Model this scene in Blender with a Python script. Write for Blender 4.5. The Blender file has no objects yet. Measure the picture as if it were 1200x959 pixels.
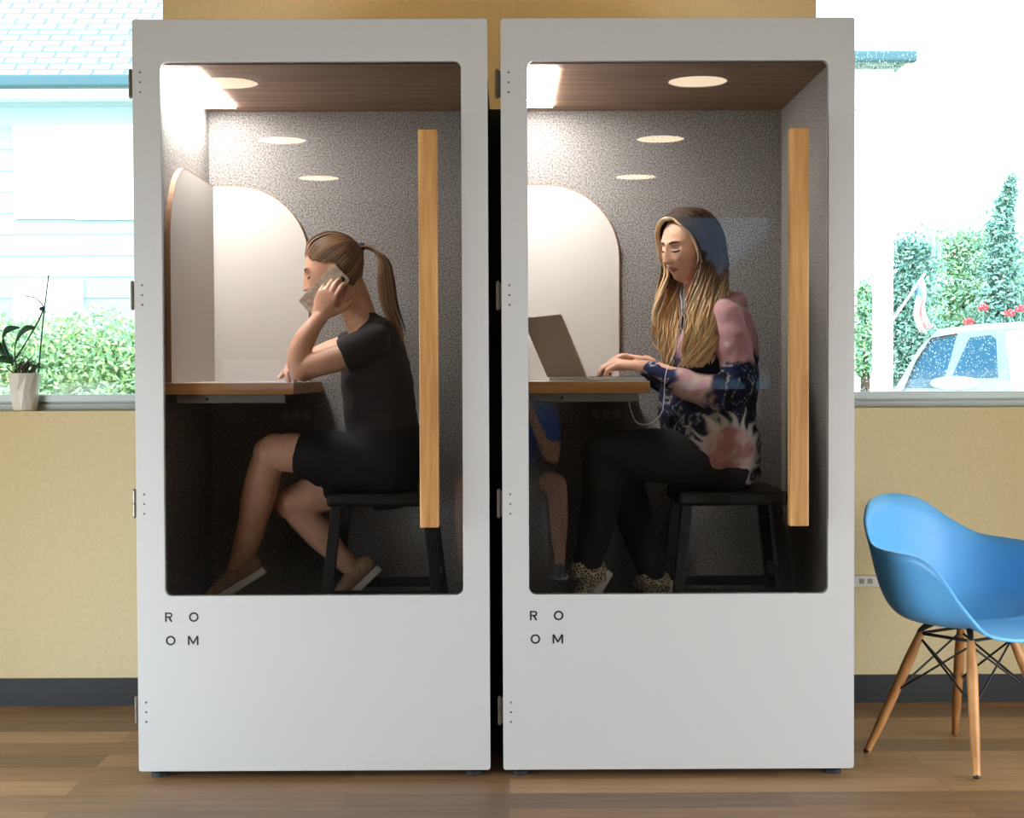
import bpy, bmesh, math, random
from mathutils import Vector, Matrix, noise
scene = bpy.context.scene
COL = scene.collection
random.seed(7)
R = math.radians
# ---------------------------------------------------------------- camera
F_PX, CAM_Y, CAM_Z = 1733.0, -4.30, 1.18
cam_d = bpy.data.cameras.new('camera'); cam_d.sensor_width = 36; cam_d.lens = F_PX * 36 / 1200
cam_d.clip_start = .05; cam_d.clip_end = 300
cam = bpy.data.objects.new('camera', cam_d); COL.objects.link(cam)
cam.matrix_world = (Matrix.Translation((0, CAM_Y, CAM_Z)) @ Matrix.Rotation(R(-0.17), 4, 'Z')
                    @ Matrix.Rotation(R(90 - 1.30), 4, 'X') @ Matrix.Rotation(R(-0.22), 4, 'Z'))
scene.camera = cam
CM = cam.matrix_world.copy()
def P(px, py, Y):
    """point of the plane at depth Y that a measured pixel of the photograph belongs to"""
    d = CM.to_3x3() @ Vector(((px - 600) / F_PX, -(py - 479.5) / F_PX, -1))
    t = (Y - CAM_Y) / d.y
    return Vector((0, CAM_Y, CAM_Z)) + d * t
# ---------------------------------------------------------------- world, light, exposure
vs = scene.view_settings
vs.view_transform = 'Standard'; vs.look = 'None'; vs.exposure = 0.0; vs.gamma = 1.0; vs.use_curve_mapping = False
scene.cycles.use_denoising = True
scene.cycles.max_bounces = 10; scene.cycles.transparent_max_bounces = 16
scene.cycles.sample_clamp_indirect = 6
w = bpy.data.worlds.new('overcast_sky'); scene.world = w; w.use_nodes = True
nt = w.node_tree; bg = nt.nodes['Background']
tc = nt.nodes.new('ShaderNodeTexCoord'); sx = nt.nodes.new('ShaderNodeSeparateXYZ'); cr = nt.nodes.new('ShaderNodeValToRGB')
nt.links.new(tc.outputs['Generated'], sx.inputs[0]); nt.links.new(sx.outputs['Z'], cr.inputs[0]); nt.links.new(cr.outputs[0], bg.inputs[0])
cr.color_ramp.elements[0].position = 0.0; cr.color_ramp.elements[0].color = (.93, .98, 1, 1)
cr.color_ramp.elements[1].position = 0.6; cr.color_ramp.elements[1].color = (.80, .93, 1, 1)
bg.inputs[1].default_value = 6.5
def area(name, loc, rot, sx_, sy_, power, color):
    l = bpy.data.lights.new(name, 'AREA'); l.shape = 'RECTANGLE'; l.size = sx_; l.size_y = sy_
    l.energy = power; l.color = color
    o = bpy.data.objects.new(name, l); COL.objects.link(o); o.location = loc; o.rotation_euler = rot
    return o
# area lights added at side-wall openings, standing in for unseen window daylight
area('daylight_fill_left', (-2.62, -2.1, .62), (0, R(-90), 0), 1.05, 2.6, 54, (.76, .88, 1))
area('daylight_fill_right', (2.62, -2.1, .62), (0, R(90), 0), 1.05, 2.6, 49, (.80, .90, 1))
area('floor_glare_fill', (-2.60, -1.0, .50), (0, R(-52), 0), .44, 1.3, 25, (.62, .84, 1))  # tilted low lamp added to brighten the floor at the left
LAMP = 14.0      # radiance of the round ceiling lamps
BOOTH = 62.0     # radiance of the lamp strips in the booths

# ---------------------------------------------------------------- helpers
def lin(c):
    return tuple(((v / 255) / 12.92 if v / 255 <= .04045 else ((v / 255 + .055) / 1.055) ** 2.4) for v in c)
def N(nt, t, **k):
    n = nt.nodes.new(t)
    for a, b in k.items(): setattr(n, a, b)
    return n
def mat(name, rgb, rough=.6, metal=0, var=0, scale=20, rgb2=None, stretch=(1, 1, 1), bump=0, bscale=None, spec=.5, coat=0, detail=4, ramp=(.35, .65), coord='Object'):
    m = bpy.data.materials.new(name); m.use_nodes = True; t = m.node_tree; b = t.nodes['Principled BSDF']
    b.inputs['Roughness'].default_value = rough; b.inputs['Metallic'].default_value = metal
    b.inputs['Specular IOR Level'].default_value = spec; b.inputs['Coat Weight'].default_value = coat
    c = lin(rgb); b.inputs['Base Color'].default_value = (*c, 1)
    if rgb2 is None and var: rgb2 = tuple(max(0, v * (1 - var)) for v in rgb)
    if rgb2 is not None or bump:
        co = N(t, 'ShaderNodeTexCoord'); mp = N(t, 'ShaderNodeMapping'); mp.inputs['Scale'].default_value = stretch
        t.links.new(co.outputs[coord], mp.inputs[0])
        nz = N(t, 'ShaderNodeTexNoise'); nz.inputs['Scale'].default_value = scale; nz.inputs['Detail'].default_value = detail
        t.links.new(mp.outputs[0], nz.inputs[0])
        if rgb2 is not None:
            r = N(t, 'ShaderNodeValToRGB'); r.color_ramp.elements[0].position = ramp[0]; r.color_ramp.elements[1].position = ramp[1]
            r.color_ramp.elements[0].color = (*lin(rgb2), 1); r.color_ramp.elements[1].color = (*c, 1)
            t.links.new(nz.outputs[0], r.inputs[0]); t.links.new(r.outputs[0], b.inputs['Base Color'])
        if bump:
            n2 = nz
            if bscale:
                n2 = N(t, 'ShaderNodeTexNoise'); n2.inputs['Scale'].default_value = bscale; t.links.new(mp.outputs[0], n2.inputs[0])
            bp = N(t, 'ShaderNodeBump'); bp.inputs['Strength'].default_value = bump; bp.inputs['Distance'].default_value = .002
            t.links.new(n2.outputs[0], bp.inputs['Height']); t.links.new(bp.outputs[0], b.inputs['Normal'])
    return m
def vcol_mat(name, rough=.8, bump=0, scale=300, spec=.3):
    m = mat(name, (128, 128, 128), rough, bump=bump, scale=scale, spec=spec); t = m.node_tree
    a = N(t, 'ShaderNodeAttribute'); a.attribute_name = 'dye'
    t.links.new(a.outputs['Color'], t.nodes['Principled BSDF'].inputs['Base Color'])
    return m
def emit(name, rgb, s):
    m = bpy.data.materials.new(name); m.use_nodes = True; t = m.node_tree; t.nodes.remove(t.nodes['Principled BSDF'])
    e = N(t, 'ShaderNodeEmission'); e.inputs[0].default_value = (*rgb, 1); e.inputs[1].default_value = s
    t.links.new(e.outputs[0], t.nodes['Material Output'].inputs[0]); return m
def glass(name, ior=1.45, tint=(1, 1, 1), drops=0):
    m = bpy.data.materials.new(name); m.use_nodes = True; t = m.node_tree; t.nodes.remove(t.nodes['Principled BSDF'])
    tr = N(t, 'ShaderNodeBsdfTransparent'); tr.inputs[0].default_value = (*tint, 1)
    gl = N(t, 'ShaderNodeBsdfGlossy'); gl.inputs['Roughness'].default_value = .0
    fr = N(t, 'ShaderNodeFresnel'); fr.inputs[0].default_value = ior
    mx = N(t, 'ShaderNodeMixShader')
    t.links.new(fr.outputs[0], mx.inputs[0]); t.links.new(tr.outputs[0], mx.inputs[1]); t.links.new(gl.outputs[0], mx.inputs[2])
    out = mx
    if drops:
        co = N(t, 'ShaderNodeTexCoord'); mp = N(t, 'ShaderNodeMapping'); mp.inputs['Scale'].default_value = (1, 1, .6)
        vo = N(t, 'ShaderNodeTexVoronoi'); vo.inputs['Scale'].default_value = 130
        nz = N(t, 'ShaderNodeTexNoise'); nz.inputs['Scale'].default_value = 3
        r = N(t, 'ShaderNodeMapRange'); r.inputs[1].default_value = .25; r.inputs[2].default_value = .12; r.inputs[3].default_value = 0; r.inputs[4].default_value = 1
        mu = N(t, 'ShaderNodeMath', operation='MULTIPLY'); m2 = N(t, 'ShaderNodeMath', operation='MULTIPLY'); m2.inputs[1].default_value = drops
        tl = N(t, 'ShaderNodeBsdfTranslucent'); tl.inputs[0].default_value = (1, 1, 1, 1)
        m3 = N(t, 'ShaderNodeMixShader')
        t.links.new(co.outputs['Object'], mp.inputs[0]); t.links.new(mp.outputs[0], vo.inputs[0]); t.links.new(mp.outputs[0], nz.inputs[0])
        t.links.new(vo.outputs[0], r.inputs[0]); t.links.new(r.outputs[0], mu.inputs[0]); t.links.new(nz.outputs[0], mu.inputs[1])
        t.links.new(mu.outputs[0], m2.inputs[0]); t.links.new(m2.outputs[0], m3.inputs[0]); t.links.new(mx.outputs[0], m3.inputs[1]); t.links.new(tl.outputs[0], m3.inputs[2])
        out = m3
    t.links.new(out.outputs[0], t.nodes['Material Output'].inputs[0]); return m

class MB:
    def __init__(s): s.v = []; s.f = []; s.m = []; s.c = []
    def add(s, v, f, mi=0, c=None):
        n = len(s.v); s.v += [Vector(p) for p in v]; s.f += [tuple(i + n for i in q) for q in f]; s.m += [mi] * len(f)
        s.c += [c] * len(v) if not isinstance(c, list) else c
        return s
    def box(s, a, b, mi=0):
        x0, y0, z0 = a; x1, y1, z1 = b
        return s.add([(x0, y0, z0), (x1, y0, z0), (x1, y1, z0), (x0, y1, z0), (x0, y0, z1), (x1, y0, z1), (x1, y1, z1), (x0, y1, z1)],
                     [(0, 3, 2, 1), (4, 5, 6, 7), (0, 1, 5, 4), (1, 2, 6, 5), (2, 3, 7, 6), (3, 0, 4, 7)], mi)
    def bar(s, p, q, a, b, up=(0, 0, 1), mi=0, a2=None, b2=None):
        """square bar from p to q, a across, b along up-ish"""
        p, q = Vector(p), Vector(q); t = (q - p).normalized(); sd = t.cross(Vector(up)).normalized(); u = sd.cross(t)
        v = []
        for c, aa, bb in ((p, a, b), (q, a2 or a, b2 or b)):
            for i, j in ((-1, -1), (1, -1), (1, 1), (-1, 1)): v.append(c + sd * aa * i / 2 + u * bb * j / 2)
        return s.add(v, [(0, 3, 2, 1), (4, 5, 6, 7), (0, 1, 5, 4), (1, 2, 6, 5), (2, 3, 7, 6), (3, 0, 4, 7)], mi)
    def lathe(s, prof, c=(0, 0, 0), n=32, mi=0):
        v = []; f = []; c = Vector(c)
        for r, z in prof:
            for k in range(n):
                a = 2 * math.pi * k / n; v.append(c + Vector((r * math.cos(a), r * math.sin(a), z)))
        for i in range(len(prof) - 1):
            for k in range(n): f.append((i * n + k, i * n + (k + 1) % n, (i + 1) * n + (k + 1) % n, (i + 1) * n + k))
        f.append(tuple(reversed(range(n)))); f.append(tuple(range((len(prof) - 1) * n, len(prof) * n)))
        return s.add(v, f, mi)
    def loft(s, pts, rad, n=16, sub=5, A=(0, 1, 0), mi=0, c=None, cap=3, smoothpath=True):
        pts = [Vector(p) for p in pts]; rad = [(r, r) if not isinstance(r, (tuple, list)) else tuple(r) for r in rad]
        if c is not None and not isinstance(c, list): c = [c] * len(pts)
        P_, Q_, C_ = [], [], []
        m = len(pts)
        def cr_(a, b, c_, d, t):
            return .5 * ((2 * b) + (c_ - a) * t + (2 * a - 5 * b + 4 * c_ - d) * t * t + (3 * b - a - 3 * c_ + d) * t ** 3)
        for i in range(m - 1):
            i0, i3 = max(i - 1, 0), min(i + 2, m - 1)
            for k in range(sub):
                t = k / sub
                if smoothpath: P_.append(cr_(pts[i0], pts[i], pts[i + 1], pts[i3], t))
                else: P_.append(pts[i].lerp(pts[i + 1], t))
                Q_.append(tuple(max(1e-4, rad[i][j] + (rad[i + 1][j] - rad[i][j]) * (3 * t * t - 2 * t ** 3)) for j in (0, 1)))
                if c: C_.append(tuple(c[i][j] + (c[i + 1][j] - c[i][j]) * t for j in range(3)))
        P_.append(pts[-1]); Q_.append(rad[-1])
        if c: C_.append(tuple(c[-1][:3]))
        L = len(P_); rings = []
        ref = Vector(A)
        for i in range(L):
            t = (P_[min(i + 1, L - 1)] - P_[max(i - 1, 0)])
            if t.length < 1e-9: t = Vector((0, 0, 1))
            t.normalize(); a = ref - t * ref.dot(t)
            if a.length < .05: a = t.orthogonal()
            a.normalize(); ref = ref * .5 + a * .5; b = t.cross(a)
            rings.append((P_[i], t, a, b, Q_[i]))
        out = []; oc = []
        def ring(pc, a, b, q, sc, col):
            for k in range(n):
                an = 2 * math.pi * k / n
                out.append(pc + a * q[0] * sc * math.cos(an) + b * q[1] * sc * math.sin(an)); oc.append(col)
        p0, t0, a0, b0, q0 = rings[0]; pl, tl, al, bl, ql = rings[-1]
        nr = 0
        for k in range(cap, 0, -1):
            an = k / (cap + .5) * math.pi / 2; ring(p0 - t0 * min(q0) * math.sin(an), a0, b0, q0, math.cos(an), C_[0] if c else None); nr += 1
        for i, (pc, t, a, b, q) in enumerate(rings): ring(pc, a, b, q, 1, C_[i] if c else None); nr += 1
        for k in range(1, cap + 1):
            an = k / (cap + .5) * math.pi / 2; ring(pl + tl * min(ql) * math.sin(an), al, bl, ql, math.cos(an), C_[-1] if c else None); nr += 1
        f = []
        for i in range(nr - 1):
            for k in range(n): f.append((i * n + k, i * n + (k + 1) % n, (i + 1) * n + (k + 1) % n, (i + 1) * n + k))
        f.append(tuple(reversed(range(n)))); f.append(tuple(range((nr - 1) * n, nr * n)))
        return s.add(out, f, mi, oc)
    def ball(s, c, r, n=16, mi=0, M=None, col=None):
        r = (r, r, r) if not isinstance(r, (tuple, list)) else r; v = []; f = []; c = Vector(c); h = n // 2
        for i in range(h + 1):
            for k in range(n):
                th = math.pi * (i + .02 * (i == 0) - .02 * (i == h)) / h; ph = 2 * math.pi * k / n
                p = Vector((r[0] * math.sin(th) * math.cos(ph), r[1] * math.sin(th) * math.sin(ph), r[2] * math.cos(th)))
                v.append(c + (M @ p if M else p))
        for i in range(h):
            for k in range(n): f.append((i * n + k, (i + 1) * n + k, (i + 1) * n + (k + 1) % n, i * n + (k + 1) % n))
        f.append(tuple(range(n))); f.append(tuple(reversed(range(h * n, h * n + n))))
        return s.add(v, f, mi, col)
    def mesh(s, name, mats=(), off=Vector((0, 0, 0)), smooth=False):
        me = bpy.data.meshes.new(name); me.from_pydata([tuple(p - off) for p in s.v], [], s.f)
        for m in mats: me.materials.append(m)
        for p, mi in zip(me.polygons, s.m): p.material_index = mi; p.use_smooth = smooth
        if any(c is not None for c in s.c):
            ca = me.color_attributes.new('dye', 'FLOAT_COLOR', 'POINT')
            for i, c in enumerate(s.c): ca.data[i].color = (*(c or (.5, .5, .5))[:3], 1)
        me.update(); return me
def rootloc(o):
    while o.parent: o = o.parent
    return Vector(o.location)
def link(name, me, parent=None, loc=(0, 0, 0)):
    o = bpy.data.objects.new(name, me); COL.objects.link(o)
    if parent: o.parent = parent
    else: o.location = loc
    return o
def mods(o, bevel=0, solid=0, subs=0, seg=2):
    if solid:
        m = o.modifiers.new('solid', 'SOLIDIFY'); m.thickness = solid; m.offset = 0
    if subs:
        m = o.modifiers.new('subs', 'SUBSURF'); m.levels = subs; m.render_levels = subs
    if bevel:
        m = o.modifiers.new('bevel', 'BEVEL'); m.width = bevel; m.segments = seg; m.limit_method = 'ANGLE'; m.angle_limit = R(40)
def obj(name, mb, mats, parent=None, loc=(0, 0, 0), smooth=False, **k):
    off = rootloc(parent) if parent else Vector(loc)
    if not isinstance(mats, (list, tuple)): mats = [mats]
    o = link(name, mb.mesh(name, mats, off, smooth), parent, loc); mods(o, **k); return o
def tag(o, label=None, cat=None, group=None, kind=None):
    if label: o['label'] = label
    if cat: o['category'] = cat
    if group: o['group'] = group
    if kind: o['kind'] = kind
    return o
def thing(name, label, cat, loc, group=None):
    o = bpy.data.objects.new(name, None); COL.objects.link(o); o.location = loc; o.empty_display_size = .1
    return tag(o, label, cat, group)
def struct(name, mb, m, **k): return tag(obj(name, mb, m, **k), kind='structure')
def fuse(name, mb, mats, parent, voxel=.004, smooth=3, post=None, loc=None, adapt=0):
    """union of overlapping shapes into one continuous surface"""
    off = rootloc(parent) if parent else Vector(loc)
    me = mb.mesh(name, [], Vector((0, 0, 0)))
    t = bpy.data.objects.new('t', me); COL.objects.link(t)
    m = t.modifiers.new('r', 'REMESH'); m.mode = 'VOXEL'; m.voxel_size = voxel; m.use_smooth_shade = True
    if smooth:
        s_ = t.modifiers.new('s', 'SMOOTH'); s_.factor = .5; s_.iterations = smooth
    dg = bpy.context.evaluated_depsgraph_get(); dg.update()
    nm = bpy.data.meshes.new_from_object(t.evaluated_get(dg)); nm.name = name
    bpy.data.objects.remove(t); bpy.data.meshes.remove(me)
    nm.materials.clear()
    for q in (mats if isinstance(mats, (list, tuple)) else [mats]): nm.materials.append(q)
    if post: post(nm)
    nm.transform(Matrix.Translation(-off))
    for p in nm.polygons: p.use_smooth = True
    return link(name, nm, parent, off if not parent else (0, 0, 0))
def wood(name, c1, c2, along='Z', scale=9, rough=.45):
    st = {'X': (.08, 1, 1), 'Y': (1, .08, 1), 'Z': (1, 1, .08)}[along]
    return mat(name, c1, rough, rgb2=c2, scale=scale * 5, stretch=st, bump=.1, detail=6)
# ---------------------------------------------------------------- materials
M_wall = mat('wall_paint', (228, 208, 164), .85, var=.03, scale=60, bump=.25, bscale=160)
M_ceil = mat('ceiling_paint', (176, 158, 126), .9)
M_base = mat('black_rubber', (24, 24, 26), .5)
M_white = mat('white_laminate', (186, 184, 183), .5, var=.02, scale=300, spec=.3)
M_edge = mat('white_edge', (214, 210, 204), .5)
M_felt = mat('grey_felt', (172, 168, 164), .95, rgb2=(90, 87, 86), scale=190, bump=.5, bscale=400, ramp=(.34, .66), detail=8, spec=.1)
M_dark = mat('black_shell', (22, 22, 24), .6)
M_ceilwood = wood('walnut_ceiling', (142, 108, 84), (108, 78, 58), 'X', 5, .55)
M_oak = wood('oak', (198, 150, 92), (158, 110, 60), 'Z', 7, .45)
M_oakx = wood('oak_desk', (216, 160, 96), (184, 124, 66), 'X', 7, .45)
M_board = mat('white_board', (206, 200, 194), .7)
M_desk = mat('desk_laminate', (222, 216, 208), .5)
M_metal = mat('brushed_metal', (170, 168, 162), .35, .9)
M_dmetal = mat('dark_metal', (60, 60, 62), .4, .8)
M_screw = mat('screw_metal', (120, 112, 100), .35, .9)
M_ink = mat('black_lettering', (20, 20, 22), .5)
M_lamp = emit('booth_lamp', (1, .97, .93), BOOTH)
M_disc = emit('ceiling_lamp', (1, .80, .56), LAMP)
M_warm = emit('warm_wall_fill', (1, .70, .38), 17)
M_glass = glass('door_glass', 1.5)
M_win = glass('window_glass', 1.35, (.95, 1, 1), .0)
M_winr = glass('window_glass_drops', 1.35, (.95, 1, 1), 1.1)
M_frame = mat('window_aluminium', (176, 184, 184), .4, .3)
M_stool = mat('black_wood', (26, 26, 28), .4, spec=.5)
M_plastic = mat('white_plastic', (225, 222, 214), .45)
# floor: long planks laid along the wall
M_floor = bpy.data.materials.new('wood_floor'); M_floor.use_nodes = True
t = M_floor.node_tree; b = t.nodes['Principled BSDF']
co = N(t, 'ShaderNodeTexCoord'); br = N(t, 'ShaderNodeTexBrick'); br.offset = .37
br.inputs['Scale'].default_value = 1; br.inputs['Brick Width'].default_value = 1.25; br.inputs['Row Height'].default_value = .15
br.inputs['Mortar Size'].default_value = .0015; br.inputs['Color1'].default_value = (1, 1, 1, 1); br.inputs['Color2'].default_value = (.0, .0, .0, 1); br.inputs['Mortar'].default_value = (.3, .3, .3, 1)
br.inputs['Bias'].default_value = 0
t.links.new(co.outputs['Object'], br.inputs[0])
mp = N(t, 'ShaderNodeMapping'); mp.inputs['Scale'].default_value = (1.1, 13, 1); t.links.new(co.outputs['Object'], mp.inputs[0])
nz = N(t, 'ShaderNodeTexNoise'); nz.inputs['Scale'].default_value = 2.2; nz.inputs['Detail'].default_value = 7; nz.inputs['Roughness'].default_value = .65; t.links.new(mp.outputs[0], nz.inputs[0])
mx = N(t, 'ShaderNodeMix', data_type='FLOAT'); mx.inputs[0].default_value = .42
t.links.new(nz.outputs[0], mx.inputs[2]); t.links.new(br.outputs['Color'], mx.inputs[3])
cr = N(t, 'ShaderNodeValToRGB'); e = cr.color_ramp.elements
e[0].position = .2; e[0].color = (*lin((84, 58, 36)), 1); e[1].position = .8; e[1].color = (*lin((178, 138, 94)), 1)
n = e.new(.5); n.color = (*lin((134, 96, 58)), 1)
t.links.new(mx.outputs[0], cr.inputs[0]); t.links.new(cr.outputs[0], b.inputs['Base Color'])
b.inputs['Roughness'].default_value = .52; b.inputs['Specular IOR Level'].default_value = 1.0; b.inputs['Coat Weight'].default_value = .15; b.inputs['Coat Roughness'].default_value = .5
bp = N(t, 'ShaderNodeBump'); bp.inputs['Strength'].default_value = .15; bp.inputs['Distance'].default_value = .002
t.links.new(nz.outputs[0], bp.inputs['Height']); t.links.new(bp.outputs[0], b.inputs['Normal'])

# ---------------------------------------------------------------- the room
WY = 1.0        # room-side face of the window wall
YB = -11.0      # wall behind the camera
XL, XR = -3.6, 3.6
SILL = 1.058
struct('floor', MB().box((XL, YB, -.1), (XR, WY + .2, 0)), M_floor)
struct('floor', MB().box((XL, YB, 0), (XR, -2.9, .006)), mat('dark_reflection_sheet', (34, 34, 38), .95, var=.3, scale=200))  # dark sheet added behind the camera to darken reflections in the door glass
struct('ceiling', MB().box((XL, YB, 3.0), (XR, WY + .2, 3.1)), M_ceil)
wb = MB(); wb.box((-2.7, WY, 0), (2.7, WY + .2, SILL)); wb.box((-1.223, WY, SILL), (1.107, WY + .2, 3)); wb.box((-2.7, WY, 2.8), (-1.223, WY + .2, 3)); wb.box((1.107, WY, 2.8), (2.7, WY + .2, 3))
struct('wall_back', wb, M_wall)
struct('baseboard_back', MB().box((-2.7, WY - .012, 0), (2.7, WY, .098)), M_base)
for nm, x0, x1 in (('wall_left', XL - .15, XL), ('wall_right', XR, XR + .15)):
    s_ = -1 if x1 <= XL else 1; a0, a1 = sorted((s_ * 2.7, s_ * 2.85)); m = MB()
    m.box((a0, -4.4, 0), (a1, WY, .09)); m.box((a0, -4.4, 1.2), (a1, WY, 3)); m.box((a0, -4.4, .09), (a1, -3.7, 1.2)); m.box((a0, -.15, .09), (a1, WY, 1.2))
    m.box((min(a0, x0), -4.5, 0), (max(a1, x1), -4.4, 3)); m.box((x0, YB, 0), (x1, -4.5, 3))
    struct(nm, m, M_wall)
m = MB()
# wall behind the camera with its two windows (seen only as reflections)
wx = [XL, -2.95, -2.2, 1.80, 2.74, XR]
m.box((wx[0], YB - .15, 0), (wx[1], YB, 3)); m.box((wx[2], YB - .15, 0), (wx[3], YB, 3)); m.box((wx[4], YB - .15, 0), (wx[5], YB, 3))
m.box((wx[1], YB - .15, 0), (wx[2], YB, 1.04)); m.box((wx[1], YB - .15, 1.36), (wx[2], YB, 3))
m.box((wx[3], YB - .15, 0), (wx[4], YB, 1.03)); m.box((wx[3], YB - .15, 2.82), (wx[4], YB, 3))
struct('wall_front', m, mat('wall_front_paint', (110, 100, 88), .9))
for i, (x0, x1) in enumerate(((-2.7, -1.223), (1.107, 2.7))):
    g = MB().box((x0, WY + .135, SILL + .05), (x1, WY + .141, 2.8))
    fr = MB(); fr.box((x0, WY + .11, SILL), (x1, WY + .17, SILL + .026)); fr.box((x0, WY + .10, SILL + .031), (x1, WY + .17, SILL + .058))
    fr.box((x0, WY + .12, SILL + .02), (x1, WY + .17, SILL + .04))
    xa = x1 - .016 if i == 0 else x0; fr.box((xa, WY + .11, SILL), (xa + .016, WY + .17, 2.8))
    xm = (x0 - 0.0 + x1) / 2
    struct('window_%d' % (i + 1), g, M_win if i == 0 else M_winr)
    struct('trim_%d' % (i + 1), fr, M_frame, bevel=.002)
# raceway with outlet on the wall, right
r = thing('surface_raceway', 'white surface-mounted cable raceway with outlet low on the right wall', 'outlet', (1.3, WY, .44))
obj('channel', MB().box((1.05, WY - .022, .425), (2.69, WY, .452)), mat('raceway_paint', (196, 178, 150), .6), r, bevel=.003)
obj('outlet_box', MB().box((1.19, WY - .03, .418), (1.345, WY, .458)), M_plastic, r, bevel=.003)
for sx_ in (1.255, 1.285):
    sk = obj('socket', MB().box((sx_, WY - .0315, .43), (sx_ + .018, WY - .029, .448)), mat('socket_grey', (150, 145, 138), .5), r)
for i, (a_, b_, z0_, z1_, tn) in enumerate(((wx[1], wx[2], 1.04, 1.36, (.30, .30, .34)), (wx[3], wx[4], 1.03, 2.82, (.24, .31, .38)))):
    struct('window_%d' % (i + 3), MB().box((a_, YB - .08, z0_), (b_, YB - .074, z1_)), glass('mirror_dim_glass', 1.4, tn))  # pane tint added to dim the sky mirrored in the doors
# round ceiling lamps
k = 0
for sxn, X in (('left', -1.70), ('right', 1.17)):
    for wn, Y in (('nearest', -4.75), ('middle', -6.95), ('farthest', -9.1)):
        c = thing('round_ceiling_lamp', '%s of the three round ceiling lamps mirrored in the %s door' % (wn, sxn), 'ceiling lamp', (X, Y, 3.0), 'round ceiling lamps')
        rg = MB(); rv = []; n = 40
        for rr, zz in ((.18, -.03), (.20, -.03), (.20, 0), (.18, 0)): rv += [(X + rr * math.cos(6.28318 * q / n), Y + rr * math.sin(6.28318 * q / n), 3 + zz) for q in range(n)]
        rg.add(rv, [(i * n + q, i * n + (q + 1) % n, (i + 1) % 4 * n + (q + 1) % n, (i + 1) % 4 * n + q) for i in range(4) for q in range(n)])
        obj('lamp_ring', rg, M_plastic, c)
        obj('diffuser', MB().lathe([(.18, -.026), (.18, -.004)], (X, Y, 3.0), 40), M_disc, c)

for nm_, X in (('left', -.62), ('right', .50)):  # lamps added out of view to warm the wall above the booths
    c = thing('round_ceiling_lamp', 'added unseen warm lamp above the %s phone booth, lighting the wall' % nm_, 'ceiling lamp', (X, .42, 3.0), 'round ceiling lamps')
    obj('diffuser', MB().lathe([(.12, -.026), (.12, -.004)], (X, .42, 3.0), 40), M_warm, c)
# ---------------------------------------------------------------- phone booths
def rrect(x0, z0, x1, z1, r, n=6):
    pts = []
    for cx, cz, a0 in ((x1 - r, z1 - r, 0), (x0 + r, z1 - r, 90), (x0 + r, z0 + r, 180), (x1 - r, z0 + r, 270)):
        for k in range(n + 1):
            a = R(a0 + 90 * k / n); pts.append((cx + r * math.cos(a), cz + r * math.sin(a)))
    return pts
def door_panel(ox0, oz0, ox1, oz1, ix0, iz0, ix1, iz1, y0, y1):
    O = rrect(ox0, oz0, ox1, oz1, .008); I = rrect(ix0, iz0, ix1, iz1, .02); n = len(O); v = []
    for y in (y0, y1):
        v += [(x, y, z) for x, z in O]; v += [(x, y, z) for x, z in I]
    f = []
    for k in range(n):
        j = (k + 1) % n
        f.append((k, n + k, n + j, j)); f.append((2 * n + k, 2 * n + j, 3 * n + j, 3 * n + k))
        f.append((k, j, 2 * n + j, 2 * n + k)); f.append((n + k, 3 * n + k, 3 * n + j, n + j))
    return MB().add(v, f)
def prism(poly, y0, y1, axis='Y'):
    n = len(poly); v = []
    for y in (y0, y1): v += [((x, y, z) if axis == 'Y' else (y, x, z)) for x, z in poly]
    f = [tuple(range(n)), tuple(reversed(range(n, 2 * n)))] + [(k, k + n, (k + 1) % n + n, (k + 1) % n) for k in range(n)]
    return MB().add(v, f)
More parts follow.
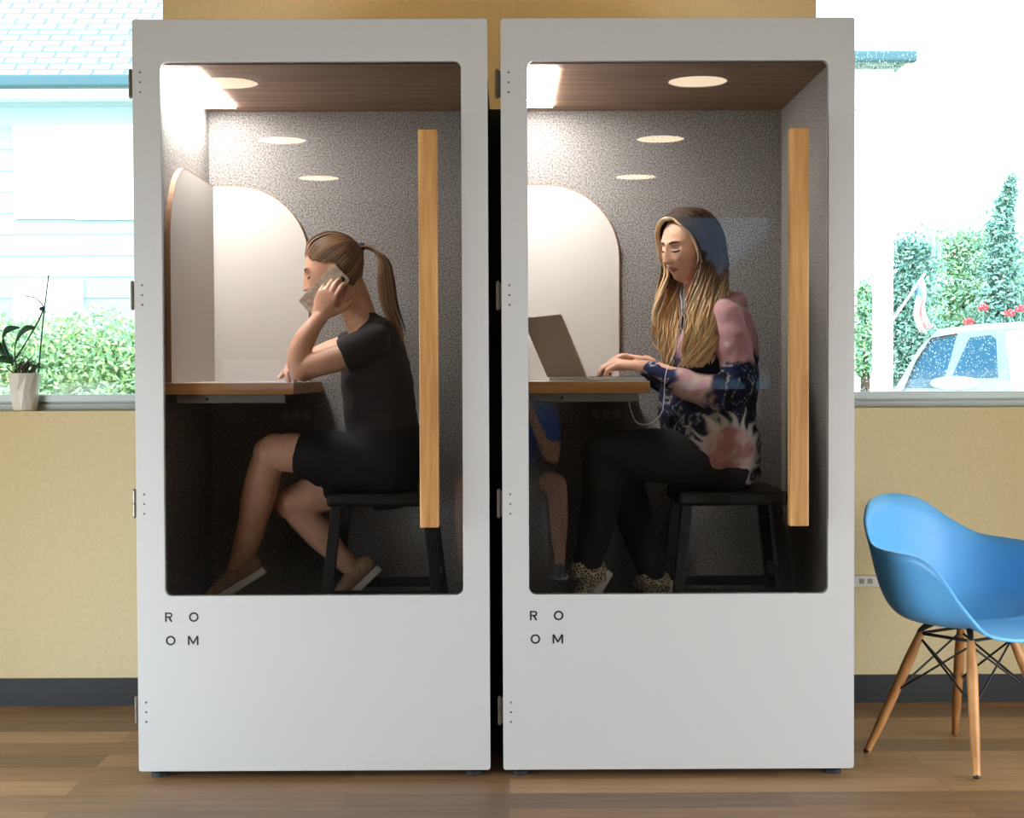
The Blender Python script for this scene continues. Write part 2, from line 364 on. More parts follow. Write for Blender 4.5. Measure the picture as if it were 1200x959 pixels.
def letters(spec, h, y, parent):
    """dark lettering standing 0.6 mm proud of the panel"""
    W = h * .17
    for ch, x, z in spec:
        mb = MB()
        q = lambda u, v: Vector((x + u * h, y, z + v * h))
        if ch == 'O':
            n = 40; v = []; f = []
            for yy in (-.0003, .0003):
                for rr in (.5, .5 - .17):
                    for k in range(n):
                        a = 2 * math.pi * k / n; v.append((x + h * .5 + rr * h * 1.02 * math.cos(a), y + yy, z + h * .5 + rr * h * 1.02 * math.sin(a)))
            for k in range(n):
                j = (k + 1) % n
                f += [(k, n + k, n + j, j), (2 * n + k, 2 * n + j, 3 * n + j, 3 * n + k), (k, j, 2 * n + j, 2 * n + k), (n + k, 3 * n + k, 3 * n + j, n + j)]
            mb.add(v, f)
        elif ch == 'M':
            poly = [(0, 0), (.17, 0), (.17, .70), (.50, .12), (.62, .12), (.95, .70), (.95, 0), (1.12, 0), (1.12, 1), (.93, 1), (.56, .34), (.19, 1), (0, 1)]
            v = [(x + u * h, y - .0003, z + w_ * h) for u, w_ in poly] + [(x + u * h, y + .0003, z + w_ * h) for u, w_ in poly]
            bm = bmesh.new(); vv = [bm.verts.new(p) for p in v[:13]]; bm.faces.new(vv); bmesh.ops.triangulate(bm, faces=bm.faces)
            bm.verts.index_update(); tri = [tuple(q_.index for q_ in f_.verts) for f_ in bm.faces]; bm.free()
            mb.add(v, tri + [tuple(13 + i for i in reversed(tt)) for tt in tri] + [(k, (k + 1) % 13, 13 + (k + 1) % 13, 13 + k) for k in range(13)])
        elif ch == 'R':
            ar = [q(.5 + .2 * math.cos(R(a)), .71 + .205 * math.sin(R(a))) for a in range(90, -91, -15)]
            mb.bar(q(.085, 0), q(.085, 1), .0006, W, up=(1, 0, 0))
            path = [q(.085, .915)] + ar + [q(.085, .505)]
            n = len(path); v = []; f = []
            for yy in (-.0003, .0003):
                for i, p in enumerate(path):
                    t_ = (path[min(i + 1, n - 1)] - path[max(i - 1, 0)]).normalized(); nn = Vector((t_.z, 0, -t_.x))
                    v += [p + nn * W * .45 + Vector((0, yy, 0)), p - nn * W * .45 + Vector((0, yy, 0))]
            for i in range(n - 1):
                f += [(2 * i, 2 * i + 1, 2 * i + 3, 2 * i + 2), (2 * n + 2 * i, 2 * n + 2 * i + 2, 2 * n + 2 * i + 3, 2 * n + 2 * i + 1)]
            mb.add(v, f)
            mb.bar(q(.40, .5), q(.70, 0.0), .0006, W * 1.05, up=(1, 0, .3))
        obj('letter', mb, M_ink, parent)

ZT, ZB = 2.213, .026
CEIL = 2.088; IY = .80
def booth(label, x0, x1, i0, i1, ix0, ix1, hx, lx):
    """x0..x1 door, i0..i1 interior, ix0..ix1 opening"""
    g = 'soundproof phone booths'
    rt = thing('phone_booth', label, 'phone booth', ((x0 + x1) / 2, 0, 0), g)
    y1 = .88
    obj('side_panel', MB().box((x0 + .004, .03, .05), (i0 - .008, y1, ZT - .1)), M_dark, rt)
    obj('side_panel', MB().box((i1 + .008, .03, .05), (x1 - .004, y1, ZT - .1)), M_dark, rt)
    obj('back_panel', MB().box((x0 + .004, IY + .008, .05), (x1 - .004, y1, ZT - .1)), M_dark, rt)
    obj('roof_panel', MB().box((x0 + .004, .03, CEIL + .008), (x1 - .004, y1, ZT - .1)), M_dark, rt)
    lf = obj('felt_lining', MB().box((i0 - .008, .032, .07), (i0, IY, CEIL)), M_felt, rt); lf['label'] = 'left wall lining of grey felt'
    lf = obj('felt_lining', MB().box((i1, .032, .07), (i1 + .008, IY, CEIL)), M_felt, rt); lf['label'] = 'right wall lining of grey felt'
    lf = obj('felt_lining', MB().box((i0 - .008, IY, .07), (i1 + .008, IY + .008, CEIL)), M_felt, rt); lf['label'] = 'back wall lining of grey felt'
    obj('ceiling_panel', MB().box((i0 - .008, .032, CEIL), (i1 + .008, IY, CEIL + .008)), M_ceilwood, rt)
    obj('floor_panel', MB().box((i0, .032, .05), (i1, IY, .07)), mat('booth_carpet', (84, 82, 82), .95, var=.4, scale=200), rt)
    for fx in (x0 + .05, x1 - .05):
        for fy in (.06, .8):
            obj('levelling_foot', MB().lathe([(.026, 0), (.026, .012), (.012, .02), (.008, .02), (.008, .055)], (fx, fy, 0), 20), M_dark, rt)
    obj('plinth', MB().box((x0 + .05, .10, .012), (x1 - .05, y1 - .02, .05)), M_dark, rt)
    # lamp strip in the ceiling beside the hinge-side wall
    lp = obj('lamp_strip', MB().box((i0 + .002, .09, CEIL - .006), (i0 + .112, .70, CEIL + .001)), M_lamp, rt)
    # desk
    dz = 1.162; dx = i0 + .383
    dk = obj('desk', MB().box((i0, .12, dz - .036), (dx, IY, dz - .002)), M_oakx, rt, bevel=.002)
    obj('desk_top_laminate', MB().box((i0, .121, dz - .002), (dx - .001, IY, dz)), M_desk, dk)
    br_ = obj('desk_bracket', MB().box((i0 + .03, .14, dz - .062), (dx - .03, .155, dz - .036)), mat('bracket_grey', (120, 118, 114), .5), rt, bevel=.002)
    obj('bolt', MB().loft([(i0 + .12, .139, dz - .05), (i0 + .12, .136, dz - .05)], [.004, .004], A=(1, 0, 0)), M_ink, br_, smooth=True)
    # quarter-round privacy boards standing on the desk
    def quarter(x_in, wd, sg, zt, rr):
        pts = [(x_in, dz), (x_in + sg * wd, dz)]
        for k in range(0, 13):
            a = R(90 * k / 12); pts.append((x_in + sg * (wd - rr + rr * math.cos(a)), zt - rr + rr * math.sin(a)))
        pts.append((x_in, zt)); return pts
    zt = 1.832
    def board(poly, axis, a, b_):
        bd = obj('privacy_board', prism(poly, a, b_, axis), M_board, rt)
        c_ = MB(); L = poly[1:]
        for p, q_ in zip(L, L[1:]):
            P0 = (p[0], (a + b_) / 2, p[1]) if axis == 'Y' else ((a + b_) / 2, p[0], p[1])
            P1 = (q_[0], (a + b_) / 2, q_[1]) if axis == 'Y' else ((a + b_) / 2, q_[0], q_[1])
            c_.bar(P0, P1, abs(b_ - a) * 1.04, .003, up=(0, 1, 0) if axis == 'X' and False else ((Vector(P1) - Vector(P0)).cross(Vector((0, 1, 0) if axis == 'Y' else (1, 0, 0)))))
        obj('board_edge', c_, mat('board_edge', (150, 110, 78), .6), bd)
    board(quarter(i0 + .012, .330, 1, zt, .25), 'Y', IY - .018, IY - .002)
    board(quarter(IY - .018, .655, -1, zt, .25), 'X', i0 + .001, i0 + .017)
    # power outlet plate under the desk
    op = obj('outlet_plate', MB().box((i0 + .23, IY - .022, 1.0), (i0 + .36, IY, 1.09)), mat('outlet_plate', (120, 118, 116), .5), rt, bevel=.002)
    for k in range(3): obj('outlet_socket', MB().box((i0 + .245 + k * .036, IY - .024, 1.03), (i0 + .272 + k * .036, IY - .021, 1.06)), mat('socket_face', (150, 148, 144), .5), op)
    obj('footrest_bar', MB().loft([(i0 + .001, .25, .41), (i0 + .43, .25, .41)], [.014, .014], A=(0, 0, 1)).loft([(i0 + .001, .56, .41), (i0 + .43, .56, .41)], [.014, .014], A=(0, 0, 1)).loft([(i0 + .43, .25, .41), (i0 + .43, .56, .41)], [.014, .014], A=(0, 0, 1)).loft([(i0 + .43, .405, .41), (i0 + .43, .405, .07)], [.014, .014], A=(0, 1, 0)), M_dmetal, rt, smooth=True)
    # the door
    iz0 = P(400, 698, 0).z; iz1 = P(400, 71.5, 0).z
    d = obj('door', door_panel(x0, ZB, x1, ZT, ix0, iz0, ix1, iz1, 0, .028), M_white, rt, bevel=.0015)
    obj('glass_pane', MB().box((ix0 - .006, .012, iz0 - .006), (ix1 + .006, .018, iz1 + .006)), M_glass, d)
    z0h, z1h = P(500, 618.5, -.04).z, P(500, 151.5, -.04).z
    h_ = obj('handle', MB().box((hx, -.045, z0h), (hx + .054, -.006, z1h)), M_oak, d, bevel=.003)
    for zz in (z0h + .12, z1h - .12): obj('handle_standoff', MB().loft([(hx + .027, -.007, zz), (hx + .027, .013, zz)], [.008, .008], A=(1, 0, 0)), M_dmetal, d)
    for py in (96.5, 346, 591, 835):
        z = P(x0 * 403 + 595, py, 0).z
        hg = MB(); hg.loft([(x0 - .0105, .022, z - .038), (x0 - .0105, .022, z - .002)], [.0058, .0058], A=(1, 0, 0), cap=1)
        hg.loft([(x0 - .0105, .022, z + .002), (x0 - .0105, .022, z + .038)], [.0058, .0058], A=(1, 0, 0), cap=1)
        hg.box((x0 - .008, .024, z - .038), (x0 + .02, .029, z + .038))
        for q in (-.03, 0, .03): hg.ball((x0 + .023, -.0005, z + q * .95), (.0032, .0018, .0032), 10)
        obj('hinge', hg, M_screw, d)
    # lettering
    h = .0275
    def lz(py): return P(200, py, 0).z
    letters([('R', lx, lz(729)), ('O', lx + .070, lz(729)), ('O', lx + .002, lz(756.5)), ('M', lx + .066, lz(756.5))], h, -.0004, d)
    return rt
booth('left white phone booth with a ponytailed woman on the phone inside', -1.082, -.0545, -1.022, -.114, P(190.5, 400, 0).x, P(541.5, 400, 0).x, P(491, 400, -.045).x, P(193.5, 730, 0).x)
booth('right white phone booth with a woman typing on a laptop inside', -.0165, 1.0095, .043, .944, P(619, 400, 0).x, P(971, 400, 0).x, P(926, 400, -.045).x, P(621, 730, 0).x)
# dark strip standing in for the shade in the gap between the booths
tag(obj('gap_shade', MB().box((-.058, .82, .0), (-.013, .90, CEIL + .01)), M_dark), 'dark upright strip for the shade in the gap between the two booths', 'shade strip')
# ---------------------------------------------------------------- outside
M_grass = mat('lawn', (120, 150, 90), .9, var=.3, scale=6)
struct('ground_outside', MB().box((-40, WY + .2, -.3), (40, 70, -.2)), M_grass)
M_siding = bpy.data.materials.new('lap_siding'); M_siding.use_nodes = True
t = M_siding.node_tree; b = t.nodes['Principled BSDF']; co = N(t, 'ShaderNodeTexCoord'); sp = N(t, 'ShaderNodeSeparateXYZ')
mo = N(t, 'ShaderNodeMath', operation='PINGPONG'); mo.inputs[1].default_value = .15; t.links.new(co.outputs['Object'], sp.inputs[0]); t.links.new(sp.outputs['Z'], mo.inputs[0])
cr = N(t, 'ShaderNodeValToRGB'); cr.color_ramp.elements[0].position = .0; cr.color_ramp.elements[0].color = (*lin((190, 205, 212)), 1); cr.color_ramp.elements[1].position = .02; cr.color_ramp.elements[1].color = (*lin((205, 222, 232)), 1)
t.links.new(mo.outputs[0], cr.inputs[0]); t.links.new(cr.outputs[0], b.inputs['Base Color'])
M_trimw = mat('white_trim', (250, 252, 252), .6)
M_gutter = mat('teal_gutter', (54, 92, 104), .5)
M_shingle = bpy.data.materials.new('roof_shingles'); M_shingle.use_nodes = True
t = M_shingle.node_tree; b = t.nodes['Principled BSDF']; co = N(t, 'ShaderNodeTexCoord'); mp = N(t, 'ShaderNodeMapping'); mp.inputs['Rotation'].default_value = (R(-35), 0, 0)
br = N(t, 'ShaderNodeTexBrick'); br.inputs['Scale'].default_value = 1; br.inputs['Brick Width'].default_value = .28; br.inputs['Row Height'].default_value = .13; br.inputs['Mortar Size'].default_value = .014
br.inputs['Color1'].default_value = (*lin((132, 146, 150)), 1); br.inputs['Color2'].default_value = (*lin((164, 176, 178)), 1); br.inputs['Mortar'].default_value = (*lin((84, 98, 106)), 1)
t.links.new(co.outputs['Object'], mp.inputs[0]); t.links.new(mp.outputs[0], br.inputs[0]); t.links.new(br.outputs[0], b.inputs['Base Color']); b.inputs['Roughness'].default_value = .9
M_pane = mat('pale_pane', (190, 206, 210), .4)
HY = 9.0
h = thing('neighbour_house', 'pale lap-sided house with shingled roof seen through the left window', 'house', (-5, HY, -.2))
def Z(px, py, Y): return P(px, py, Y).z
def X(px, py, Y): return P(px, py, Y).x
ze = Z(80, 116, HY)
# boards: each course leans out a little over the one below
sd = MB(); zb = -.2; cz = .19
while zb < ze:
    sd.add([(-9, HY - .015, zb), (-2.4, HY - .015, zb), (-2.4, HY - .004, min(zb + cz, ze)), (-9, HY - .004, min(zb + cz, ze)), (-9, HY + .3, zb), (-2.4, HY + .3, zb), (-2.4, HY + .3, min(zb + cz, ze)), (-9, HY + .3, min(zb + cz, ze))],
           [(0, 1, 2, 3), (0, 4, 5, 1), (1, 5, 6, 2), (0, 3, 7, 4), (3, 2, 6, 7)]); zb += cz
obj('siding_wall', sd, mat('siding', (156, 176, 190), .6), h)
roof = MB(); roof.add([(-9.4, HY - .45, ze + .02), (-1.95, HY - .45, ze + .02), (-1.95, HY + 4.5, ze + 3.5), (-9.4, HY + 4.5, ze + 3.5), (-9.4, HY - .45, ze + .1), (-1.95, HY - .45, ze + .1), (-1.95, HY + 4.5, ze + 3.58), (-9.4, HY + 4.5, ze + 3.58)],
                      [(0, 3, 2, 1), (4, 5, 6, 7), (0, 1, 5, 4), (1, 2, 6, 5), (2, 3, 7, 6), (3, 0, 4, 7)])
obj('roof', roof, M_shingle, h)
obj('gutter', MB().box((-9.4, HY - .56, ze + .0), (-1.95, HY - .45, ze + .11)), M_gutter, h, bevel=.02)
obj('soffit', MB().box((-9.4, HY - .45, ze - .03), (-1.95, HY, ze + .02)), M_trimw, h)
obj('vent_pipe', MB().loft([P(97, 8, HY + 1.5), P(96, -6, HY + 1.5)], [.06, .06]), M_gutter, h)
def hwin(px0, py0, px1, py1, cols, rows, nm):
    x0, x1 = X(px0, py1, HY), X(px1, py1, HY); z0, z1 = Z(px0, py1, HY), Z(px0, py0, HY)
    fr = obj('window_frame', MB().box((x0 - .1, HY - .05, z0 - .1), (x1 + .1, HY - .02, z1 + .1)), M_trimw, h)
    for i in range(cols):
        for j in range(rows):
            a = x0 + (x1 - x0) * i / cols; c_ = z0 + (z1 - z0) * j / rows
            obj('window_pane', MB().box((a + .03, HY - .056, c_ + .03), (a + (x1 - x0) / cols - .03, HY - .05, c_ + (z1 - z0) / rows - .03)), M_pane, fr)
wp = obj('white_patch', MB().box((X(18, 250, HY), HY - .045, Z(60, 257, HY)), (X(158, 250, HY) + .6, HY - .02, Z(60, 148, HY))), M_trimw, h)  # plain white rectangle laid over the siding
hwin(103, 180, 153, 245, 3, 3, 'a'); hwin(30, 340, 45, 378, 2, 3, 'b'); hwin(71, 340, 86, 378, 2, 3, 'b')
# corner of the same kind of roof beyond the right window
h2 = thing('porch_roof', 'white porch with a hipped eave at the left edge of the right window', 'porch', (2.6, 8, -.2))
zt = Z(1030, 84, 8)
pr = MB(); xe = X(1066, 80, 7.6)
pr.add([(1.0, 7.6, zt), (xe, 7.6, zt), (xe, 10, zt), (1.0, 10, zt), (1.0, 7.6, zt + .05), (xe, 7.6, zt + .05), (xe, 10, zt + .05), (1, 10, zt + .05), (1.0, 8.8, zt + .75), (xe - 1.1, 8.8, zt + .45)],
       [(0, 3, 2, 1), (0, 1, 5, 4), (1, 2, 6, 5), (2, 3, 7, 6), (3, 0, 4, 7), (4, 5, 9, 8), (5, 6, 9), (6, 7, 8, 9), (4, 8, 7)])
obj('roof', pr, M_shingle, h2)
obj('gutter', MB().box((1.0, 7.5, zt - .02), (xe + .04, 7.6, zt + .07)), M_gutter, h2, bevel=.02)
obj('column', MB().box((X(1026, 300, 8), 7.9, -.2), (X(1043, 300, 8), 8.1, zt)), M_trimw, h2)
obj('beam', MB().box((1.0, 7.9, Z(1010, 128, 8)), (X(1026, 120, 8), 8.1, zt)), M_trimw, h2)
# foliage
def leaf_ball(mb, c, r, n, size, nm=3, seed=1, soft=False):
    rn = random.Random(seed)
    for _ in range(n):
        d = Vector((rn.gauss(0, 1), rn.gauss(0, 1), rn.gauss(0, 1))).normalized() * (abs(rn.gauss(0, .62)) if soft else rn.random() ** .4)
        p = Vector(c) + Vector((d.x * r[0], d.y * r[1], d.z * r[2]))
        a = Vector((rn.gauss(0, 1), rn.gauss(0, 1), rn.gauss(0, 1))).normalized(); q = a.orthogonal().normalized(); s = size * rn.uniform(.6, 1.3)
        mb.add([p - a * s, p + q * s * .45, p + a * s, p - q * s * .45], [(0, 1, 2, 3)], rn.randrange(nm))
G_h = [mat('hedge_light', (166, 198, 150), .7), mat('hedge_mid', (126, 164, 130), .7), mat('hedge_yellow', (186, 206, 148), .7)]
G_t = [mat('tree_light', (146, 186, 168), .7), mat('tree_mid', (110, 156, 144), .7), mat('tree_dark', (76, 126, 122), .7)]
G_l = [mat('shrub_light', (176, 206, 156), .7), mat('shrub_mid', (148, 188, 144), .7), mat('shrub_teal', (122, 174, 152), .7)]
M_bark = mat('bark', (90, 72, 58), .9, var=.4, scale=30)
hd = thing('clipped_hedge', 'pale green hedge below the neighbouring house in the left window', 'hedge', (-4, 6.6, -.2))
m = MB(); core = MB()
for i in range(23):
    x = -7.8 + i * .3; zc = Z(80, 383, 6.6) - .22 + .05 * math.sin(i * 2.1)
    leaf_ball(m, (x, 6.6, zc), (.34, .34, .34), 2200, .026, seed=i); leaf_ball(m, (x, 6.6, zc - .45), (.34, .34, .4), 1500, .028, seed=i + 50)
obj('foliage', m, G_h, hd); obj('stems', MB().box((-7.9, 6.55, -.2), (-1.2, 6.65, .9)), M_bark, hd)
def tree(label, px, py_top, py_bot, Y, wpx, mats, name='leafy_tree', n=5, grp=None, cone=False, dens=1.0, seed=3, leaf=.055, loose=.15):
    c = P(px, py_top, Y); b_ = P(px, py_bot, Y); s = (Y - CAM_Y) / F_PX; wr = wpx * s / 2
    tr = thing(name, label, 'tree' if 'tree' in name else 'shrub', (c.x, Y, -.2), grp); m = MB(); rn = random.Random(seed)
    H = c.z - b_.z
    for i in range(n):
        f_ = (i + .5) / n; r = wr * (1.1 - f_ if cone else .75 + .3 * math.sin(math.pi * f_)); 
        z = b_.z + H * f_; leaf_ball(m, (c.x + rn.uniform(-loose, loose) * wr * (1 - .5 * (1 - f_)), Y + rn.uniform(-.1, .1) * wr, z), (r, r * .8, H / n * .75), int(1700 * dens), leaf * .72, seed=seed * 10 + i, soft=True)
    obj('foliage', m, mats, tr)
    obj('trunk', MB().loft([(c.x, Y, -.2), (c.x, Y, b_.z + H * .5)], [.09, .04], n=10), M_bark, tr, smooth=True)
tree('tall narrow blue-green tree at the right edge of the right window', 1174, 212, 420, 14.5, 84, G_t, cone=True, n=9, dens=1.1, seed=2, leaf=.06, loose=.28)
tree('broad light green shrub behind the car roof, left of the tall tree', 1128, 270, 420, 15.5, 120, G_l, 'leafy_shrub', dens=2.4, seed=4)
tree('dark speckled shrub left of the flag in the right window', 1066, 282, 460, 13.5, 62, G_t, 'leafy_shrub', n=6, dens=2.0, seed=5)
tree('yellow-green shrub at the far right behind the red flowers', 1206, 296, 420, 16.0, 60, G_l, 'leafy_shrub', dens=1.6, seed=6)
tree('low pale shrub between the porch column and the wall edge', 1014, 335, 440, 12.5, 24, G_l, 'leafy_shrub', dens=.8, seed=8)
M_red = mat('red_flower', (214, 70, 84), .6)
for i, (px, py) in enumerate(((1152, 360), (1183, 367), (1196, 362), (1135, 377))):
    c = P(px, py, 13.2); m = MB()
    for q in range(14):
        a = q * 2.4; m.ball(c + Vector((.055 * math.cos(a) * (q / 14) ** .5 * 1.2, .05 * math.sin(a * 1.3), .04 * math.sin(a) * (q / 14) ** .5)), .018, 8)
    st = thing('flower_cluster', ['red flower cluster above the middle of the car roof', 'large red flower cluster left of the rightmost one', 'rightmost red flower cluster at the photo edge', 'faint red flower cluster low over the car roof front'][i], 'flowers', (c.x, c.y, -.2), 'red flowers behind the car')
    obj('blossom', m, M_red, st); obj('flower_stem', MB().loft([(c.x, c.y, -.2), c], [.012, .008], n=8), G_t[1], st)
# flag
fl = thing('garden_flag', 'pale striped flag drooping from a slanted pole beside the porch', 'flag', P(1045, 400, 9) * 1.0)
pa, pb = P(1044, 378, 9), P(1083, 322, 9)
obj('flag_pole', MB().loft([pa, pb], [.012, .012], n=8), M_trimw, fl, smooth=True)
v = []; f = []; cs = []
for i in range(13):
    for j in range(9):
        u, w_ = i / 12, j / 8
        q = P(1070 + 12 * u + 8 * w_ + 3 * math.sin(w_ * 7), 328 + 10 * math.sin(u * 3.1) * (1 - w_) + 62 * w_ - 6 * u, 9)
        v.append(q + Vector((0, .05 * math.sin(u * 14 + w_ * 2), 0))); cs.append((.80, .35, .33) if i % 2 and w_ > .25 else (.9, .88, .88))
        if w_ < .3 and u < .5: cs[-1] = (.25, .40, .70)
for i in range(12):
    for j in range(8): f.append((i * 9 + j, i * 9 + j + 1, (i + 1) * 9 + j + 1, (i + 1) * 9 + j))
obj('flag_cloth', MB().add(v, f, 0, cs), vcol_mat('flag_cloth'), fl, smooth=True, solid=.004)
# parked car
CY = 7.6
car = thing('parked_car', 'pale blue-white parked car with raindrops, low in the right window', 'car', (X(1095, 450, CY), CY, -.2)); car.rotation_euler = (0, 0, R(-16))
M_car = mat('car_paint', (132, 152, 162), .3, .0, coat=.5); M_cg = mat('car_glass', (46, 92, 124), .15, spec=.6); M_tyre = mat('tyre', (30, 30, 32), .8)
zr = Z(1160, 380, CY); xs = X(1046, 458, CY); zs = Z(1050, 458, CY)
prof = [(xs - 1.2, .1), (xs - 1.25, .55), (xs - 1.0, .8), (xs - .1, zs - .12), (xs + .02, zs), (X(1078, 408, CY), Z(1078, 408, CY)), (X(1100, 386, CY), Z(1100, 386, CY)), (X(1150, 377, CY), zr), (X(1215, 374, CY), zr + .02), (xs + 3.0, zr - .02), (xs + 3.2, .9), (xs + 3.25, .3), (xs + 3.1, .1)]
bd = obj('car_body', prism(prof, CY, CY + 1.7), M_car, car, bevel=.05, seg=3)
def cpoly(name, pts, par, m_, y=CY):
    q = [(X(a, b_, CY), Z(a, b_, CY)) for a, b_ in pts]; return obj(name, prism(q, y - .006, y + .01), m_, par, bevel=.004)
w1 = cpoly('side_window', [(1062, 455), (1073, 428), (1090, 399), (1120, 394), (1114, 418), (1103, 455)], car, M_cg)
w2 = cpoly('side_window', [(1114, 443), (1122, 424), (1134, 396), (1158, 393), (1164, 398), (1166, 443)], car, M_cg)
cpoly('cab_panel', [(1173, 390), (1215, 384), (1215, 460), (1182, 460)], car, M_trimw)
obj('mirror', MB().ball(P(1122, 449, CY - .1), (.19, .07, .055), 16), M_trimw, car, smooth=True)
m = MB()
for px in ((1060, 460, 1075, 424), (1075, 424, 1092, 397), (1092, 397, 1121, 392)):
    m.bar(P(px[0], px[1], CY - .01), P(px[2], px[3], CY - .01), .012, .02, up=(0, 1, 0))
obj('window_seal', m, M_tyre, car)
for wx_ in (xs - .45, xs + 2.3):
    wl = obj('wheel', MB().loft([(wx_, CY - .02, .13), (wx_, CY + .2, .13)], [.33, .33], n=32, A=(1, 0, 0), cap=1), M_tyre, car, smooth=True)
    obj('hub_cap', MB().loft([(wx_, CY - .05, .13), (wx_, CY, .13)], [.2, .2], n=24, A=(1, 0, 0), cap=1), M_metal, wl)
# tree outside behind the camera, mirrored in the right door
c = Vector((2.75, YB - 1.4, 1.2)); tr = thing('garden_tree', 'dark tree mirrored in the right door, outside the window behind the viewer', 'tree', (c.x, c.y, -.2)); m = MB()
for i, (dx, dz_, r) in enumerate(((-.05, .40, .5), (-.45, .40, .5), (-.85, .44, .5), (-.85, 1.0, .5), (.35, 1.05, .5), (.0, .75, .5), (-.55, .65, .5), (-.92, 1.35, .32))): leaf_ball(m, c + Vector((dx, 0, dz_)), (r, .4, r), 1500, .07, seed=90 + i)
obj('foliage', m, [G_t[1], G_t[2]], tr); obj('trunk', MB().loft([(c.x, c.y, -.2), (c.x, c.y, 1.6)], [.1, .05], n=10), M_bark, tr, smooth=True)
struct('ground_behind', MB().box((-12, YB - 14, -.3), (12, YB - .15, -.2)), mat('paving', (170, 168, 160), .9, var=.1, scale=3))

# ---------------------------------------------------------------- orchid on the sill
oc = P(29, 483, 1.06); oc.z = SILL
pt = thing('potted_orchid', 'orchid without flowers in a white faceted pot on the left window sill', 'potted plant', oc)
pot = MB(); n = 14; prof = [(.038, 0), (.041, .004), (.050, .07), (.0565, .130), (.0575, .137), (.052, .137), (.050, .125)]
v = []; f = []
for i, (r, z) in enumerate(prof):
    for k in range(n):
        a = 2 * math.pi * (k + .5 * (i % 2)) / n; rr = r * (1 + (.035 if (k + i) % 2 else -.01) * (1 if 0 < i < 4 else 0)); v.append(oc + Vector((rr * math.cos(a), rr * math.sin(a), z)))
for i in range(len(prof) - 1):
    for k in range(n):
        a, b_, c_, d_ = i * n + k, i * n + (k + 1) % n, (i + 1) * n + (k + 1) % n, (i + 1) * n + k
        f += [(a, b_, c_), (a, c_, d_)]
f.append(tuple(reversed(range(n))))
f.append(tuple((len(prof) - 1) * n + k for k in range(n)))
obj('pot', pot.add(v, f), mat('white_ceramic', (226, 222, 214), .35), pt)
m = MB(); rn = random.Random(5)
for q in range(26):
    a = rn.uniform(0, 6.28); r1 = rn.uniform(.01, .045)
    p0 = oc + Vector((r1 * math.cos(a), r1 * math.sin(a) * .8, .13)); p1 = p0 + Vector((rn.uniform(-.03, .03), rn.uniform(-.02, .02), rn.uniform(.02, .06))); p2 = p1 + Vector((rn.uniform(-.03, .03), 0, rn.uniform(-.04, .02)))
    m.loft([p0, p1, p2], [.0028, .0024, .0016], n=6, sub=3, cap=1)
obj('aerial_root', m, mat('orchid_root', (96, 92, 74), .8, var=.4, scale=60), pt, smooth=True)
def leaf(pts, wd, par, m_):
    v = []; f = []; n = 14; pts = [Vector(p) for p in pts]
    for i in range(n + 1):
        t_ = i / n; u = 1 - t_
        p = pts[0] * u * u * u + pts[1] * 3 * u * u * t_ + pts[2] * 3 * u * t_ * t_ + pts[3] * t_ ** 3
        w_ = wd * (math.sin(math.pi * min(1, .08 + t_ * .92)) ** .6)
        dz = Vector((0, .6, .8)) if True else None
        for j in (-1, -.5, 0, .5, 1): v.append(p + Vector((0, .35 * w_ * j, w_ * j * .9)) + Vector((0, -.006 * (1 - abs(j)), 0)))
    for i in range(n):
        for j in range(4): f.append((i * 5 + j, i * 5 + j + 1, (i + 1) * 5 + j + 1, (i + 1) * 5 + j))
    obj('leaf', MB().add(v, f), m_, par, smooth=True, solid=.003)
ML = mat('orchid_leaf', (46, 92, 62), .35, rgb2=(30, 66, 48), scale=12)
Yo = 1.06
leaf([P(20, 430, Yo), P(12, 398, Yo), P(25, 382, Yo), P(42, 384, Yo)], .017, pt, ML)
leaf([P(14, 424, Yo), P(4, 404, Yo - .02), P(-8, 384, Yo), P(24, 384, Yo)], .020, pt, ML)
leaf([P(16, 422, Yo), P(6, 415, Yo), P(-8, 400, Yo), P(-16, 392, Yo)], .022, pt, ML)
leaf([P(16, 426, Yo), P(6, 420, Yo - .02), P(-6, 418, Yo - .02), P(-20, 428, Yo)], .013, pt, ML)
obj('flower_spike', MB().loft([P(16, 424, Yo), P(30, 402, Yo), P(44, 378, Yo), P(50, 364, Yo), P(50, 358, Yo), P(43, 350, Yo), P(36, 348, Yo), P(27, 347, Yo)], [.0035, .003, .003, .003, .0025, .002, .002, .0015], n=8), mat('spike_brown', (58, 52, 42), .6), pt, smooth=True)
stk = obj('support_stake', MB().loft([P(45, 436, Yo), P(51, 370, Yo), P(57, 323, Yo)], [.0028, .0028, .0025], n=8, smoothpath=False), mat('stake_green', (28, 66, 78), .5), pt, smooth=True)
obj('clip', MB().ball(P(49.5, 362, Yo), (.012, .006, .008), 12), mat('clip_blue', (34, 50, 74), .5), pt, smooth=True)

